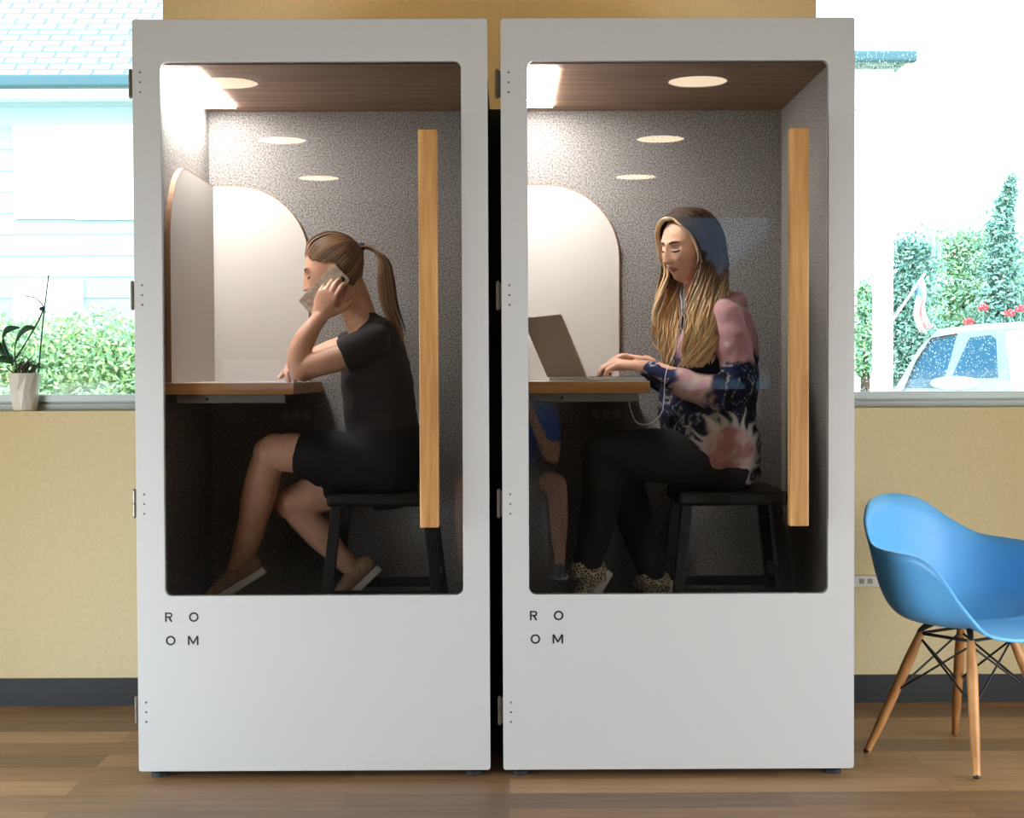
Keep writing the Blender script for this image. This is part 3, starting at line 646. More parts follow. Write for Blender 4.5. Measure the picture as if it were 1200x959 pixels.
# ---------------------------------------------------------------- blue shell armchair
CX, CYc = 1.407, .23
FW = Vector((.62, -.78, 0)).normalized(); RT = Vector((FW.y, -FW.x, 0))
ch = thing('shell_armchair', 'light blue moulded shell armchair on slanted wooden legs beside the right booth', 'chair', (CX, CYc, 0))
M_shell = mat('blue_shell', (98, 176, 236), .38, spec=.5)
def interp(tab, x):
    for (a, b_), (c_, d_) in zip(tab, tab[1:]):
        if x <= c_:
            t_ = (x - a) / (c_ - a); t_ = t_ * t_ * (3 - 2 * t_); return b_ + (d_ - b_) * t_
    return tab[-1][1]
RIM = [(0, .405), (25, .407), (45, .43), (58, .51), (70, .60), (82, .642), (98, .650), (118, .662), (135, .71), (152, .768), (168, .79), (180, .793)]
def interp(tab, x):
    for i in range(len(tab) - 1):
        if x <= tab[i + 1][0]:
            a, b_ = tab[max(0, i - 1)][1], tab[i][1]; c_, d_ = tab[i + 1][1], tab[min(len(tab) - 1, i + 2)][1]
            t_ = (x - tab[i][0]) / (tab[i + 1][0] - tab[i][0])
            return .5 * (2 * b_ + (c_ - a) * t_ + (2 * a - 5 * b_ + 4 * c_ - d_) * t_ * t_ + (3 * b_ - a - 3 * c_ + d_) * t_ ** 3)
    return tab[-1][1]
v = []; f = []; NT, NA = 22, 96
cen = Vector((CX, CYc, 0))
for i in range(NT + 1):
    t_ = i / NT
    for k in range(NA):
        th = 2 * math.pi * k / NA; dg = abs(math.degrees(math.atan2(math.sin(th), math.cos(th))))
        cf, sn = math.cos(th), math.sin(th)
        a_ = .275 if cf > 0 else .262; bb = .295
        Rr = (abs(cf / a_) ** 2.5 + abs(sn / bb) ** 2.5) ** (-1 / 2.5)
        zr_ = interp(RIM, dg); wall = max(0, min(1, (zr_ - .42) / .2))
        rho = Rr * ((1 - wall) * t_ + wall * (1 - (1 - t_) ** 2.2) * .90) + wall * Rr * .11 * t_ ** 7
        if dg > 130: rho += .035 * ((dg - 130) / 50) * t_ ** 2
        zc = .415 + .012 * t_ * (1 - t_)
        z = zc + (zr_ - zc) * (t_ ** (3.0 if wall > .3 else 2.2)) 
        if cf < 0: z += .0
        p = cen + FW * (rho * cf) + RT * (rho * sn); v.append((p.x, p.y, z))
for i in range(NT):
    for k in range(NA): f.append((i * NA + k, (i + 1) * NA + k, (i + 1) * NA + (k + 1) % NA, i * NA + (k + 1) % NA))
mbc = MB().add(v, f)
o = obj('shell', mbc, M_shell, ch, smooth=True, solid=.009)
feet = [Vector((1.114, .27, 0)), Vector((1.357, -.04, 0)), Vector((1.457, .50, 0)), Vector((1.70, .19, 0))]
M_leg = wood('beech_leg', (206, 150, 92), (176, 116, 62), 'Z', 6, .45)
tops = []
for p in feet:
    tp = cen + (p - cen) * .46; tp.z = .375; tops.append(tp)
    lg = obj('leg', MB().loft([p + Vector((0, 0, .008)), p.lerp(tp, .35), p.lerp(tp, .75), tp], [.0105, .0145, .0165, .0125], n=18), M_leg, ch, smooth=True)
    obj('foot_tip', MB().loft([p + Vector((0, 0, .011)), p + Vector((0, 0, .006))], [.0112, .0105], n=16, cap=1), M_base, lg, smooth=True)
m = MB()
order = [0, 1, 3, 2]
for a in range(4):
    i, j = order[a], order[(a + 1) % 4]
    m.loft([tops[i] + Vector((0, 0, -.01)), feet[j].lerp(tops[j], .52)], [.0035, .0035], n=8, cap=1)
    m.loft([tops[j] + Vector((0, 0, -.01)), feet[i].lerp(tops[i], .52)], [.0035, .0035], n=8, cap=1)
    m.loft([tops[i] + Vector((0, 0, .004)), tops[j] + Vector((0, 0, .004))], [.005, .005], n=8, cap=1)
for tp in tops:
    m.loft([tp + Vector((0, 0, -.015)), tp + Vector((0, 0, .012)), tp.lerp(cen + Vector((0, 0, .4)), .25) + Vector((0, 0, .03))], [.008, .008, .011], n=10, cap=1)
obj('wire_base', m, M_base, ch, smooth=True)

# ---------------------------------------------------------------- stools
def stool(label, x, y):
    s = thing('bar_stool', label, 'stool', (x, y, .07), 'black bar stools in the booths')
    zt = .82; a = .17
    obj('seat', MB().box((x - a, y - a, zt - .045), (x + a, y + a, zt)), M_stool, s, bevel=.012)
    for sx_ in (-1, 1):
        for sy_ in (-1, 1):
            obj('leg', MB().bar((x + sx_ * .14, y + sy_ * .135, zt - .04), (x + sx_ * .215, y + sy_ * .19, .0705), .034, .034, up=(0, 1, 0)), M_stool, s, bevel=.003)
    def at(sx_, sy_, z):
        t_ = (zt - .04 - z) / (zt - .04 - .07); return Vector((x + sx_ * (.14 + .075 * t_), y + sy_ * (.135 + .055 * t_), z))
    for p, q, z in (((-1, -1), (1, -1), .50), ((-1, 1), (1, 1), .50), ((-1, -1), (-1, 1), .42), ((1, -1), (1, 1), .55)):
        obj('rung', MB().bar(at(*p, z), at(*q, z), .02, .032, up=(0, 0, 1)), M_stool, s, bevel=.003)
stool('black wooden bar stool under the woman with the ponytail', P(452, 585, .42).x, .42)
stool('black wooden bar stool under the woman in the tie-dye hoodie', P(850, 580, .42).x, .42)

# ---------------------------------------------------------------- laptop
hn, hf = Vector((.247, .20, 1.162)), Vector((.135, .477, 1.162)); hd_ = (hf - hn).normalized(); ou = Vector((hd_.y, -hd_.x, 0))
lt = thing('laptop', 'open grey laptop on the right booth desk', 'laptop', hn)
M_lap = mat('space_grey', (196, 176, 152), .4, .2)
m = MB(); A_, B_ = hn, hf; dp = .212
def slab(a, b_, c_, d_, th, up): return [a, b_, c_, d_, a + up * th, b_ + up * th, c_ + up * th, d_ + up * th], [(0, 3, 2, 1), (4, 5, 6, 7), (0, 1, 5, 4), (1, 2, 6, 5), (2, 3, 7, 6), (3, 0, 4, 7)]
UP = Vector((0, 0, 1))
q = slab(A_ + UP * .001, B_ + UP * .001, B_ + ou * dp + UP * .001, A_ + ou * dp + UP * .001, .012, UP); bs = obj('laptop_base', MB().add(*q), mat('laptop_silver', (196, 192, 188), .35, .6), lt, bevel=.003)
kb = MB()
for i in range(13):
    for j in range(5):
        o_ = A_ + hd_ * (.018 + i * .0205) + ou * (.03 + j * .02) + UP * .0131; kb.add(*slab(o_, o_ + hd_ * .017, o_ + hd_ * .017 + ou * .016, o_ + ou * .016, .0012, UP))
obj('keyboard', kb, M_ink, bs)
ld = (UP * .19 - ou * .088); nrm = ou.cross(hd_) if False else (UP * .088 + ou * .19).normalized()
q = slab(A_ + UP * .014 - ou * .002, B_ + UP * .014 - ou * .002, B_ + UP * .014 - ou * .002 + ld, A_ + UP * .014 - ou * .002 + ld, .006, -nrm); lid = obj('lid', MB().add(*q), M_lap, lt, bevel=.002)
i0_ = A_ + UP * .014 - ou * .002
q = slab(i0_ + hd_ * .008 + ld * .05, i0_ + hd_ * .292 + ld * .05, i0_ + hd_ * .292 + ld * .96, i0_ + hd_ * .008 + ld * .96, .001, nrm); obj('screen', MB().add(*q), mat('screen_dark', (30, 34, 44), .2), lid)
# ---------------------------------------------------------------- people
M_skin = mat('skin', (226, 172, 142), .5, var=.06, scale=30)
M_skin2 = mat('skin_light', (232, 180, 152), .5, var=.05, scale=30)
M_lip = mat('lip', (172, 98, 88), .45); M_nail = mat('nail', (70, 48, 52), .25); M_brow = mat('brow', (74, 50, 36), .8)
M_eyew = mat('eye_white', (225, 220, 214), .25); M_iris = mat('iris', (60, 42, 30), .2)
def frame(Fv, tilt=0):
    Fv = Vector(Fv).normalized(); L = Vector((0, 0, 1)).cross(Fv).normalized(); U = Fv.cross(L)
    m = Matrix((Fv, L, U)).transposed()
    return m @ Matrix.Rotation(tilt, 3, 'X')
def g(x, s): return math.exp(-(x / s) ** 2)
def headpt(th, ph, grow=0, feat=1):
    """head surface, local axes: x forward, y left, z up; th from top, ph around from the front"""
    d = Vector((math.sin(th) * math.cos(ph), math.sin(th) * math.sin(ph), math.cos(th)))
    z = d.z * .117; x = d.x * .094; y = d.y * .076
    if z < 0:
        k = -z / .117
        y *= 1 - .25 * k ** 1.9
        if x > 0: x *= 1 - .04 * k
        else: x *= 1 - .42 * k
        if x > 0: z *= 1.0
    if x > 0:                                   # flatter face plane
        x = .094 * (x / .094) ** .72 * 1.0 if x > 1e-6 else x
        x *= .93
        if z > .05: x *= 1 - .10 * ((z - .05) / .067)
    else: x *= 1.04
    if feat and d.x > .1:
        f = min(1, (d.x - .1) / .3)
        nose = 0
        if -.043 < z < .032:
            t = (.032 - z) / .066
            nose = (.006 + .025 * t ** 1.3) if t < 1 else .031 * max(0, 1 - ((-.034 - z) / .009)) ** .7
        x += f * nose * (g(y, .0075 + .004 * max(0, min(1, (.0 - z) / .03))) + .35 * g(abs(y) - .012, .006) * g(z + .032, .008))
        x -= f * .010 * g(abs(y) - .031, .014) * g(z - .010, .011)
        x += f * .0055 * g(abs(y) - .031, .010) * g(z - .006, .0065)          # lids
        x += f * .005 * g(abs(y) - .030, .022) * g(z - .029, .008)
        x += f * .006 * g(abs(y) - .042, .016) * g(z + .022, .018)
        x += f * .008 * g(y, .020) * g(z + .054, .006) + f * .009 * g(y, .016) * g(z + .066, .0055)
        x -= f * .005 * g(y, .022) * g(z + .060, .0022)
        x -= f * .003 * g(y, .012) * g(z + .076, .006)
        x += f * .011 * g(y, .020) * g(z + .094, .014)
    v = Vector((x, y, z))
    if grow: v += Vector((d.x * grow, d.y * grow, d.z * grow))
    return v
def head_mesh(mb, C, M, sc=1.0, nt=90, npn=120):
    v = []; f = []
    for i in range(nt + 1):
        th = math.pi * min(max(i / nt, .004), .996)
        for k in range(npn): v.append(C + M @ (headpt(th, 2 * math.pi * k / npn) * sc))
    for i in range(nt):
        for k in range(npn): f.append((i * npn + k, (i + 1) * npn + k, (i + 1) * npn + (k + 1) % npn, i * npn + (k + 1) % npn))
    f.append(tuple(range(npn))); f.append(tuple(reversed(range(nt * npn, nt * npn + npn))))
    mb.add(v, f)
    for s in (1, -1):                            # ears
        e = Vector((-.008, s * .074, -.008))
        mb.ball(C + M @ (e * sc), (.017 * sc, .008 * sc, .031 * sc), 14, M=M @ Matrix.Rotation(s * R(18), 3, 'Z') @ Matrix.Rotation(R(-10), 3, 'Y'))
def hand(mb, W, D, Nn, T, curl, sc=1.0, thumb=(.55, .75, -.35), tcurl=.35, spread=1.0):
    """W wrist, D to the fingers, Nn out of the back of the hand, T to the thumb side; returns finger tips"""
    D = Vector(D).normalized(); Nn = Vector(Nn); Nn = (Nn - D * Nn.dot(D)).normalized(); Tv = D.cross(Nn)
    if Tv.dot(Vector(T)) < 0: Tv = -Tv
    W = Vector(W)
    mb.loft([W - D * .02 * sc, W + D * .02 * sc, W + D * .055 * sc, W + D * .086 * sc], [(.024 * sc, .018 * sc), (.031 * sc, .0165 * sc), (.038 * sc, .0135 * sc), (.037 * sc, .0105 * sc)], A=Tv, n=18)
    tips = []
    spec = [(.0285, .084, (.042, .025, .021), .0086), (.0095, .089, (.046, .029, .022), .0088), (-.0095, .086, (.043, .027, .021), .0084), (-.0270, .078, (.034, .021, .019), .0074)]
    for i, (o, l, seg, r) in enumerate(spec):
        p = W + (Tv * o + D * (l - .018)) * sc; k0 = W + (Tv * o + D * l) * sc
        side = Tv * (o * 2.4 * spread); d = (D + side).normalized(); ax = d.cross(Nn).normalized()
        c = curl[i]; ang = 0; pts = [p, k0]; rr = [r * sc * .95, r * sc * 1.08]; q = k0
        for s_, cc in zip(seg, c):
            ang += R(cc); dv = (d * math.cos(ang) - Nn * math.sin(ang)); q = q + dv * s_ * sc; pts.append(q.copy()); rr.append(rr[-1] * .93)
        mb.loft(pts, rr, n=12, A=Tv, sub=4, smoothpath=True, cap=3); tips.append((q.copy(), dv.copy(), (d * math.sin(ang) + Nn * math.cos(ang))))
    tb = W + (D * .022 + Tv * .022 - Nn * .004) * sc; td = (D * thumb[0] + Tv * thumb[1] + Nn * thumb[2]).normalized()
    p1 = tb + td * .036 * sc; td2 = (td + D * tcurl).normalized(); p2 = p1 + td2 * .031 * sc; td3 = (td2 + D * tcurl * .8).normalized(); p3 = p2 + td3 * .024 * sc
    mb.loft([tb, p1, p2, p3], [.0135 * sc, .0115 * sc, .0095 * sc, .0075 * sc], n=12, A=Tv, sub=4)
    tips.append((p3, td3, Nn)); return tips
def assign(fn):
    def post(me):
        for p in me.polygons: p.material_index = fn(p.center)
    return post
def face_bits(C, M, sc, parent, lids, look):
    for s in (1, -1):
        for nm in (('closed_eyelash',) if lids else ('upper_eyelash',)):
            pts = []
            for k in range(7):
                u = -1 + k / 3; yy = s * (.031 + u * .0145); zz = (.004 if not lids else .0015) + .0045 * (1 - u * u) * (1 if not lids else -.7)
                ph = math.atan2(yy / .076, 1.0 * math.sqrt(max(.01, 1 - (yy / .076) ** 2))); th = math.acos(zz / .117)
                p = headpt(th, ph); pts.append(C + M @ ((p + Vector((.0016, 0, 0))) * sc))
            obj(nm, MB().loft(pts, [.0012, .0022, .0028, .0030, .0029, .0025, .0014], n=8, sub=2, cap=1), M_ink, parent, smooth=True)
        if lids:
            p = headpt(math.acos(-.002 / .117), math.atan2(s * .031 / .076, .9)); obj('iris', MB().ball(C + M @ ((p + Vector((-.0022, 0, 0))) * sc), (.0042, .0062, .0035), 12, M=M), M_iris, parent, smooth=True)
        else:
            p = headpt(math.acos(.002 / .117), math.atan2(s * .031 / .076, .9)); e = obj('eye', MB().ball(C + M @ ((p + Vector((-.0085, 0, 0))) * sc), .0108 * sc, 18), M_eyew, parent, smooth=True)
            d = Vector((.95, look * 1.0, -.35)).normalized(); obj('iris', MB().ball(C + M @ ((p + Vector((-.0085, 0, 0)) + d * .0066) * sc), .0052 * sc, 14), M_iris, e, smooth=True)
        pts = []
        for k in range(7):
            u = k / 6; yy = s * (.013 + u * .036); zz = .025 + .0045 * math.sin(u * 2.3)
            ph = math.atan2(yy / .076, math.sqrt(max(.01, 1 - (yy / .076) ** 2))); p = headpt(math.acos(zz / .117), ph); pts.append(C + M @ ((p + Vector((.0006, 0, 0))) * sc))
        obj('eyebrow', MB().loft(pts, [(.0014, .0022), (.0018, .0036), (.0018, .0036), (.0018, .0034), (.0016, .0028), (.0014, .0020), (.001, .001)], n=8, sub=2, A=M @ Vector((1, 0, 0)), cap=1), M_brow, parent, smooth=True)
def lips_fn(C, M, sc, nails):
    Mi = M.transposed()
    def fn(p):
        q = (Mi @ (p - C)) / sc
        if q.x > .05 and abs(q.y) < .025:
            w_ = 1 - (q.y / .026) ** 2
            if -.060 - .0085 * w_ < q.z < -.060 + .0075 * w_: return 1
        for t_, dv, nn in nails:
            e = p - t_
            if e.length < .0105 and e.dot(nn) > .001 and e.dot(dv) > -.004: return 2
        return 0
    return fn
def garment_col(mats): return mats

def wrinkle(me, k=1):
    for v_ in me.vertices:
        p = v_.co; v_.co = p + v_.normal * k * (.008 * noise.noise(Vector((p.x * 9 + p.z * 8, p.y * 9, p.z * 20 - p.x * 9))) + .003 * noise.noise(p * 40))
def sstep(a, b_, x): t_ = max(0, min(1, (x - a) / (b_ - a))); return t_ * t_ * (3 - 2 * t_)
# ================= woman with the ponytail (left booth)
YW = .42
hip = P(452, 545, YW)
w1 = thing('person', 'woman with a blonde ponytail in a black tee and skirt, phone at her ear', 'person', (hip.x, YW, .82))
HC = P(391, 318, YW); HM = frame((-1, -.04, -.30))
b = MB(); head_mesh(b, HC, HM, .98)
nb = P(424, 378, YW)
b.loft([HC + HM @ Vector((-.028, 0, -.03)), HC + HM @ Vector((-.036, 0, -.09)), nb, P(432, 396, YW)], [(.046, .05), (.046, .050), (.052, .052), (.10, .065)], n=20)
tor = [(426, 382), (434, 398), (438, 425), (441, 460), (445, 490), (450, 525), (453, 545)]
trd = [(.08, .052), (.15, .08), (.155, .10), (.135, .10), (.125, .10), (.155, .105), (.14, .07)]
b.loft([P(x, y, YW) for x, y in tor], trd, n=28)
sh, el, wr = P(438, 403, .27), P(352, 433, .26), P(374, 373, .285)
b.loft([sh, P(402, 418, .255), el], [.036, .041, .036], n=18)
b.loft([P(356, 435, .26), P(350, 424, .262), P(356, 400, .27), wr], [.034, .037, .034, .0235], n=18)
D1 = Vector((.36, .05, 1)); N1 = Vector((-.20, -1, 0))
tips1 = hand(b, wr, D1, N1, (1, 0, 0), [(22, 42, 26), (20, 46, 28), (26, 50, 30), (34, 54, 32)], .95, thumb=(.6, .75, -.45), tcurl=.5, spread=.8)
# far arm folded on the desk, hand at the near elbow
b.loft([P(428, 402, .575), P(392, 412, .59), P(362, 424, .585)], [.050, .042, .036], n=18)
fe = P(362, 424, .585); fw_ = P(352, 423, .42)
b.loft([fe, fe.lerp(fw_, .5) + Vector((0, 0, .004)), fw_], [.036, .032, .023], n=18)
tips1b = hand(b, fw_, Vector((-.05, -1, -.10)), Vector((-.35, 0, 1)), (-1, 0, 0), [(20, 40, 30)] * 4, .92, thumb=(.7, .6, -.3))
# legs: near one crossed over the far one
HipN, HipF = P(452, 545, .335), P(452, 553, .50)
kn, ak = P(317, 532, .36), P(279, 664, .385)
b.loft([HipN, P(400, 541, .34), P(345, 531, .355), kn], [.088, .080, .062, .056], n=22)
b.loft([P(322, 527, .36), P(312, 548, .365), P(303, 582, .37), P(293, 625, .38), ak, P(276, 676, .385)], [.052, .054, .054, .044, .031, .031], n=22)
knF, akF = P(340, 590, .455), P(414, 668, .52)
b.loft([HipF, P(400, 568, .49), knF], [.088, .074, .054], n=22)
b.loft([P(343, 588, .455), P(352, 602, .465), P(374, 626, .485), P(398, 652, .51), akF], [.046, .050, .048, .036, .030], n=22)
# feet inside the shoes
tN = Vector((-.86, 0, -.52)).normalized(); tF = Vector((-.72, -.15, -.68)).normalized()
def foot(b, ankle, toe):
    toe = toe.normalized(); side = Vector((0, 1, 0)); side = (side - toe * side.dot(toe)).normalized(); upv = side.cross(toe)
    if upv.z < 0: upv = -upv
    h_ = ankle - toe * .052 - upv * .052
    b.loft([ankle, h_ + toe * .055 + upv * .036, h_ + toe * .12 + upv * .026, h_ + toe * .17 + upv * .018], [(.029, .029), (.030, .026), (.030, .014), (.026, .009)], n=16, A=side)
foot(b, ak, tN); foot(b, akF, tF)
body1 = fuse('body', b, [M_skin, M_lip, mat('nail_pale', (226, 176, 156), .3)], w1, .0034, 2, assign(lips_fn(HC, HM, .98, tips1)))
face_bits(HC, HM, .98, w1, True, 0)
# t-shirt
M_tee = mat('black_tee', (46, 42, 44), .9, var=.12, scale=40, bump=.3, bscale=30)
tw = MB()
tw.loft([P(x, y, YW) for x, y in [(427, 380), (433, 391), (438, 408), (440, 432), (443, 460), (446, 490), (451, 520)]], [(.072, .056), (.125, .078), (.162, .098), (.162, .112), (.150, .114), (.146, .116), (.17, .120)], n=28, cap=1)
tw.loft([P(436, 395, .34), P(437, 401, .285), P(418, 410, .262), P(402, 417, .258)], [.046, .056, .056, .054], n=20, cap=0)
tw.loft([P(436, 395, .50), P(430, 400, .565), P(404, 409, .59)], [.046, .054, .054], n=20, cap=0)
fuse('tee_shirt', tw, M_tee, w1, .005, 4, lambda me: wrinkle(me, .5))
M_skirt = mat('black_skirt', (20, 20, 23), .85, var=.2, scale=30)
sk = MB()
sk.loft([P(446, 500, YW), P(451, 525, YW), P(455, 560, YW)], [(.15, .118), (.185, .128), (.185, .112)], n=28, cap=1)
sk.loft([P(452, 545, .335), P(400, 540, .34), P(350, 532, .354)], [.10, .092, .072], n=24, cap=0)
sk.loft([P(452, 553, .50), P(400, 567, .49)], [.10, .086], n=24, cap=0)
sk.loft([P(440, 550, .42), P(372, 548, .42)], [(.12, .078), (.07, .06)], n=24, cap=1)
sk.loft([P(440, 562, .40), P(398, 574, .42)], [(.12, .07), (.09, .05)], n=24, cap=1)
fuse('skirt', sk, M_skirt, w1, .0055, 4, lambda me: wrinkle(me, .3))
# slip-on shoes
M_suede = mat('taupe_suede', (182, 148, 120), .9, var=.15, scale=60); M_sole = mat('white_sole', (232, 228, 220), .6)
def shoe(parent, ankle, toe, mu, ms, up=None, nm='shoe', hi=0, L=.24):
    toe = toe.normalized(); side = Vector((0, 1, 0)); side = (side - toe * side.dot(toe)).normalized(); upv = side.cross(toe)
    if upv.z < 0 and up is None: upv = -upv
    heel = ankle - toe * .052 - upv * .052
    f = lambda a, h: heel + toe * a + upv * h
    u = MB(); u.loft([f(.012, .034), f(.05, .034), f(.10, .030), f(.16, .020), f(.215, .014)], [(.031, .032), (.035, .034), (.040, .028), (.043, .020), (.034, .012)], n=24, A=side)
    if hi: u.loft([f(.045, .03), f(.050, .09), f(.052, hi)], [.042, .041, .044], n=24, A=side)
    s_ = obj(nm, u, mu, parent, smooth=True)
    so = MB(); top, bot = [], []
    for k in range(32):
        a = 2 * math.pi * k / 32; ca, sa = math.cos(a), math.sin(a)
        wd = .038 + .007 * math.tanh(2 * ca) - (.004 if ca < -.3 else 0)
        p = (.117 + .132 * ca, wd * (abs(sa) ** .8) * (1 if sa > 0 else -1)); top.append(heel + toe * p[0] + side * p[1] + upv * .010); bot.append(heel + toe * p[0] + side * p[1] - upv * .014)
    so.add(top + bot, [tuple(range(32)), tuple(reversed(range(32, 64)))] + [(k, 32 + k, 32 + (k + 1) % 32, (k + 1) % 32) for k in range(32)])
    obj('sole', so, ms, s_, bevel=.003); return s_
shoe(w1, ak + Vector((.0, 0, .0)), tN, M_suede, M_sole); shoe(w1, akF, tF, M_suede, M_sole)
# hair: cap of combed strands running to the ponytail, then the tail
def lockset(name, parent, locks, mats, n=7):
    mb = MB()
    for pts, rad, mi, c in locks: mb.loft(pts, rad, n=n, sub=3, mi=mi, c=c, cap=1, A=(.3, 1, .2))
    return obj(name, mb, mats, parent, smooth=True)
def hpt(C, M, sc, d, grow):
    d = d.normalized(); th = math.acos(max(-1, min(1, d.z))); ph = math.atan2(d.y, d.x); return C + M @ (headpt(th, ph, grow, 0) * sc)
rn = random.Random(11)
T0 = P(424, 291, YW); tie = (HM.transposed() @ (T0 - HC)).normalized(); T0 = HC + HM @ (headpt(math.acos(tie.z), math.atan2(tie.y, tie.x), .017, 0) * .98)
H1 = [mat('hair_brown', (112, 80, 54), .5), mat('hair_light', (158, 120, 84), .5), mat('hair_dark', (78, 54, 38), .5)]
cap_ = MB(); v = []; f = []; idx = {}
def capmesh(C, M, sc, keep, grow, nt=50, npn=70):
    v = []; f = []; ok = []
    for i in range(nt + 1):
        th = math.pi * min(max(i / nt, .005), .995)
        for k in range(npn):
            ph = 2 * math.pi * k / npn; q = headpt(th, ph, 0, 0); ok.append(keep(q)); v.append(C + M @ (headpt(th, ph, grow, 0) * sc))
    for i in range(nt):
        for k in range(npn):
            fc = (i * npn + k, (i + 1) * npn + k, (i + 1) * npn + (k + 1) % npn, i * npn + (k + 1) % npn)
            if all(ok[j] for j in fc): f.append(fc)
    return MB().add(v, f)
def hl(q):
    tab = [(-.2, -.075), (-.05, -.072), (-.03, -.055), (-.022, -.02), (-.012, .018), (.02, .030), (.045, .046), (.07, .070), (.2, .074)]
    x = q.x
    for (a, b_), (c_, d_) in zip(tab, tab[1:]):
        if x <= c_: return q.z > b_ + (d_ - b_) * (x - a) / (c_ - a)
    return True
obj('hair_scalp', capmesh(HC, HM, .98, hl, .006), H1[0], w1, smooth=True)
locks = []
for i in range(330):
    side = 1 if rn.random() < .5 else -1
    t_ = rn.random()
    x = -.045 + .125 * t_
    zt_ = [(-.05, -.062), (-.03, -.045), (-.015, .012), (.02, .030), (.045, .046), (.07, .066), (.09, .072)]
    for (a, b_), (c_, d_) in zip(zt_, zt_[1:]):
        if x <= c_: z = b_ + (d_ - b_) * (x - a) / (c_ - a); break
    z += rn.uniform(0, .05) if x > .06 else rn.uniform(0, .02)
    r_ = 1 - (x / .096) ** 2 - (z / .118) ** 2
    yy = .076 * math.sqrt(max(0.0005, r_)) * side * (1 if x < .06 else rn.uniform(0, 1))
    d0 = Vector((x / .094, yy / .076, z / .117)).normalized()
    pts = []
    for k in range(7):
        s_ = k / 6; d = (d0 * (1 - s_) + tie * s_); d.z += .02 * math.sin(math.pi * s_); pts.append(hpt(HC, HM, .98, d, .001 + .011 * sstep(0, .45, s_) + .005 * s_ ** 3))
    locks.append((pts, [(.0025, .0015), (.0050, .0026), (.0060, .003), (.0060, .003), (.0055, .003), (.0045, .003), (.003, .003)], rn.choice([0, 0, 0, 1, 1, 2]), None))
lockset('hair', w1, locks, H1)
locks = []
for i in range(150):
    ox, oy = rn.gauss(0, 1), rn.gauss(0, 1)
    e_ = rn.uniform(-12, 30)
    pts = [T0 + Vector((.0, .004 * oy, 0)), P(436 + 1.2 * ox, 291 + 1.2 * ox, YW + .006 * oy), P(449 + 2.2 * ox, 305, YW + .011 * oy - .004), P(452 + 3.6 * ox, 330, YW - .010 + .014 * oy), P(456 + 3.6 * ox, 358, YW - .016 + .015 * oy), P(465 + 2.8 * ox, 380 + e_ * .3, YW - .016 + .012 * oy), P(470 + 2 * ox, 392 + e_ * .5, YW - .016 + .008 * oy)]
    locks.append((pts, [.003, .0038, .0042, .0044, .0042, .003, .001], rn.choice([0, 0, 1, 1, 1, 2]), None))
lockset('ponytail', w1, locks, H1)
obj('hair_tie', MB().loft([T0 + Vector((-.006, 0, -.004)), T0 + Vector((.006, 0, 0))], [.013, .013], A=(0, 1, 0)), M_ink, w1, smooth=True)
# phone
pc0, pc1 = P(401, 319, .331), P(359, 362, .312)
pd = (pc1 - pc0).normalized(); pn = Vector((.1, -1, .05)); pn = (pn - pd * pn.dot(pd)).normalized(); ps = pd.cross(pn)
phn = thing('mobile_phone', 'mobile phone in a pale marbled case held to the woman\'s ear', 'phone', pc0)
def rbox(c0, c1, wd, th, n_, s_, r=.009):
    ax = (c1 - c0).normalized(); L = (c1 - c0).length; pl = rrect(0, -wd / 2, L, wd / 2, r, 5); k = len(pl)
    v = [c0 + ax * a + s_ * b_ - n_ * th / 2 for a, b_ in pl] + [c0 + ax * a + s_ * b_ + n_ * th / 2 for a, b_ in pl]
    return MB().add(v, [tuple(range(k)), tuple(reversed(range(k, 2 * k)))] + [(i, i + k, (i + 1) % k + k, (i + 1) % k) for i in range(k)])
obj('phone_case', rbox(pc0, pc1, .071, .009, pn, ps), mat('marble_case', (232, 222, 208), .4, rgb2=(190, 170, 146), scale=60), phn, bevel=.002)
obj('camera_bump', rbox(pc0 + pd * .009 - ps * .016 + pn * .005, pc0 + pd * .034 - ps * .016 + pn * .005, .017, .003, pn, ps, .007), M_ink, phn)
obj('phone_screen', rbox(pc0 + pd * .004 - pn * .0048, pc1 - pd * .004 - pn * .0048, .064, .001, pn, ps), mat('phone_glass', (12, 12, 14), .1), phn)

# ================= woman in the tie-dye hoodie (right booth)
hip2 = P(850, 548, YW)
w2 = thing('person', 'woman with long wavy blonde hair in a pink and navy tie-dye hoodie, typing', 'person', (hip2.x, YW, .82))
HC2 = P(807, 290, .40); HM2 = frame((-.85, -.53, -.20)) @ Matrix.Rotation(R(-3), 3, 'X'); S2 = .97
b = MB(); head_mesh(b, HC2, HM2, S2)
b.loft([HC2 + HM2 @ Vector((-.028, 0, -.03)), HC2 + HM2 @ Vector((-.032, 0, -.09)), P(822, 352, YW), P(830, 368, YW)], [(.046, .048), (.046, .048), (.052, .052), (.09, .06)], n=20)
b.loft([P(x, y, YW) for x, y in [(832, 362), (838, 385), (838, 420), (840, 460), (845, 500), (849, 525), (851, 542)]], [(.10, .055), (.16, .085), (.155, .10), (.135, .10), (.13, .10), (.15, .10), (.14, .07)], n=28)
sh2, el2, wr2 = P(854, 378, .285), P(864, 450, .235), P(752, 430, .285)
b.loft([sh2, P(861, 412, .25), el2], [.040, .040, .034], n=18)
b.loft([el2, P(820, 450, .25), P(775, 436, .275), wr2], [.034, .034, .026, .0215], n=18)
tp2 = hand(b, wr2, Vector((-1, -.05, .16)), Vector((.10, -.25, 1)), (0, 1, 0), [(42, 44, 24), (34, 42, 22), (30, 40, 22), (30, 34, 20)], .93, thumb=(.7, .55, -.45), tcurl=.4)
sf2, ef2, wf2 = P(812, 378, .56), P(800, 446, .60), P(757, 424, .44)
b.loft([sf2, ef2], [.046, .034], n=18); b.loft([ef2, P(778, 438, .52), wf2], [.034, .028, .0215], n=18)
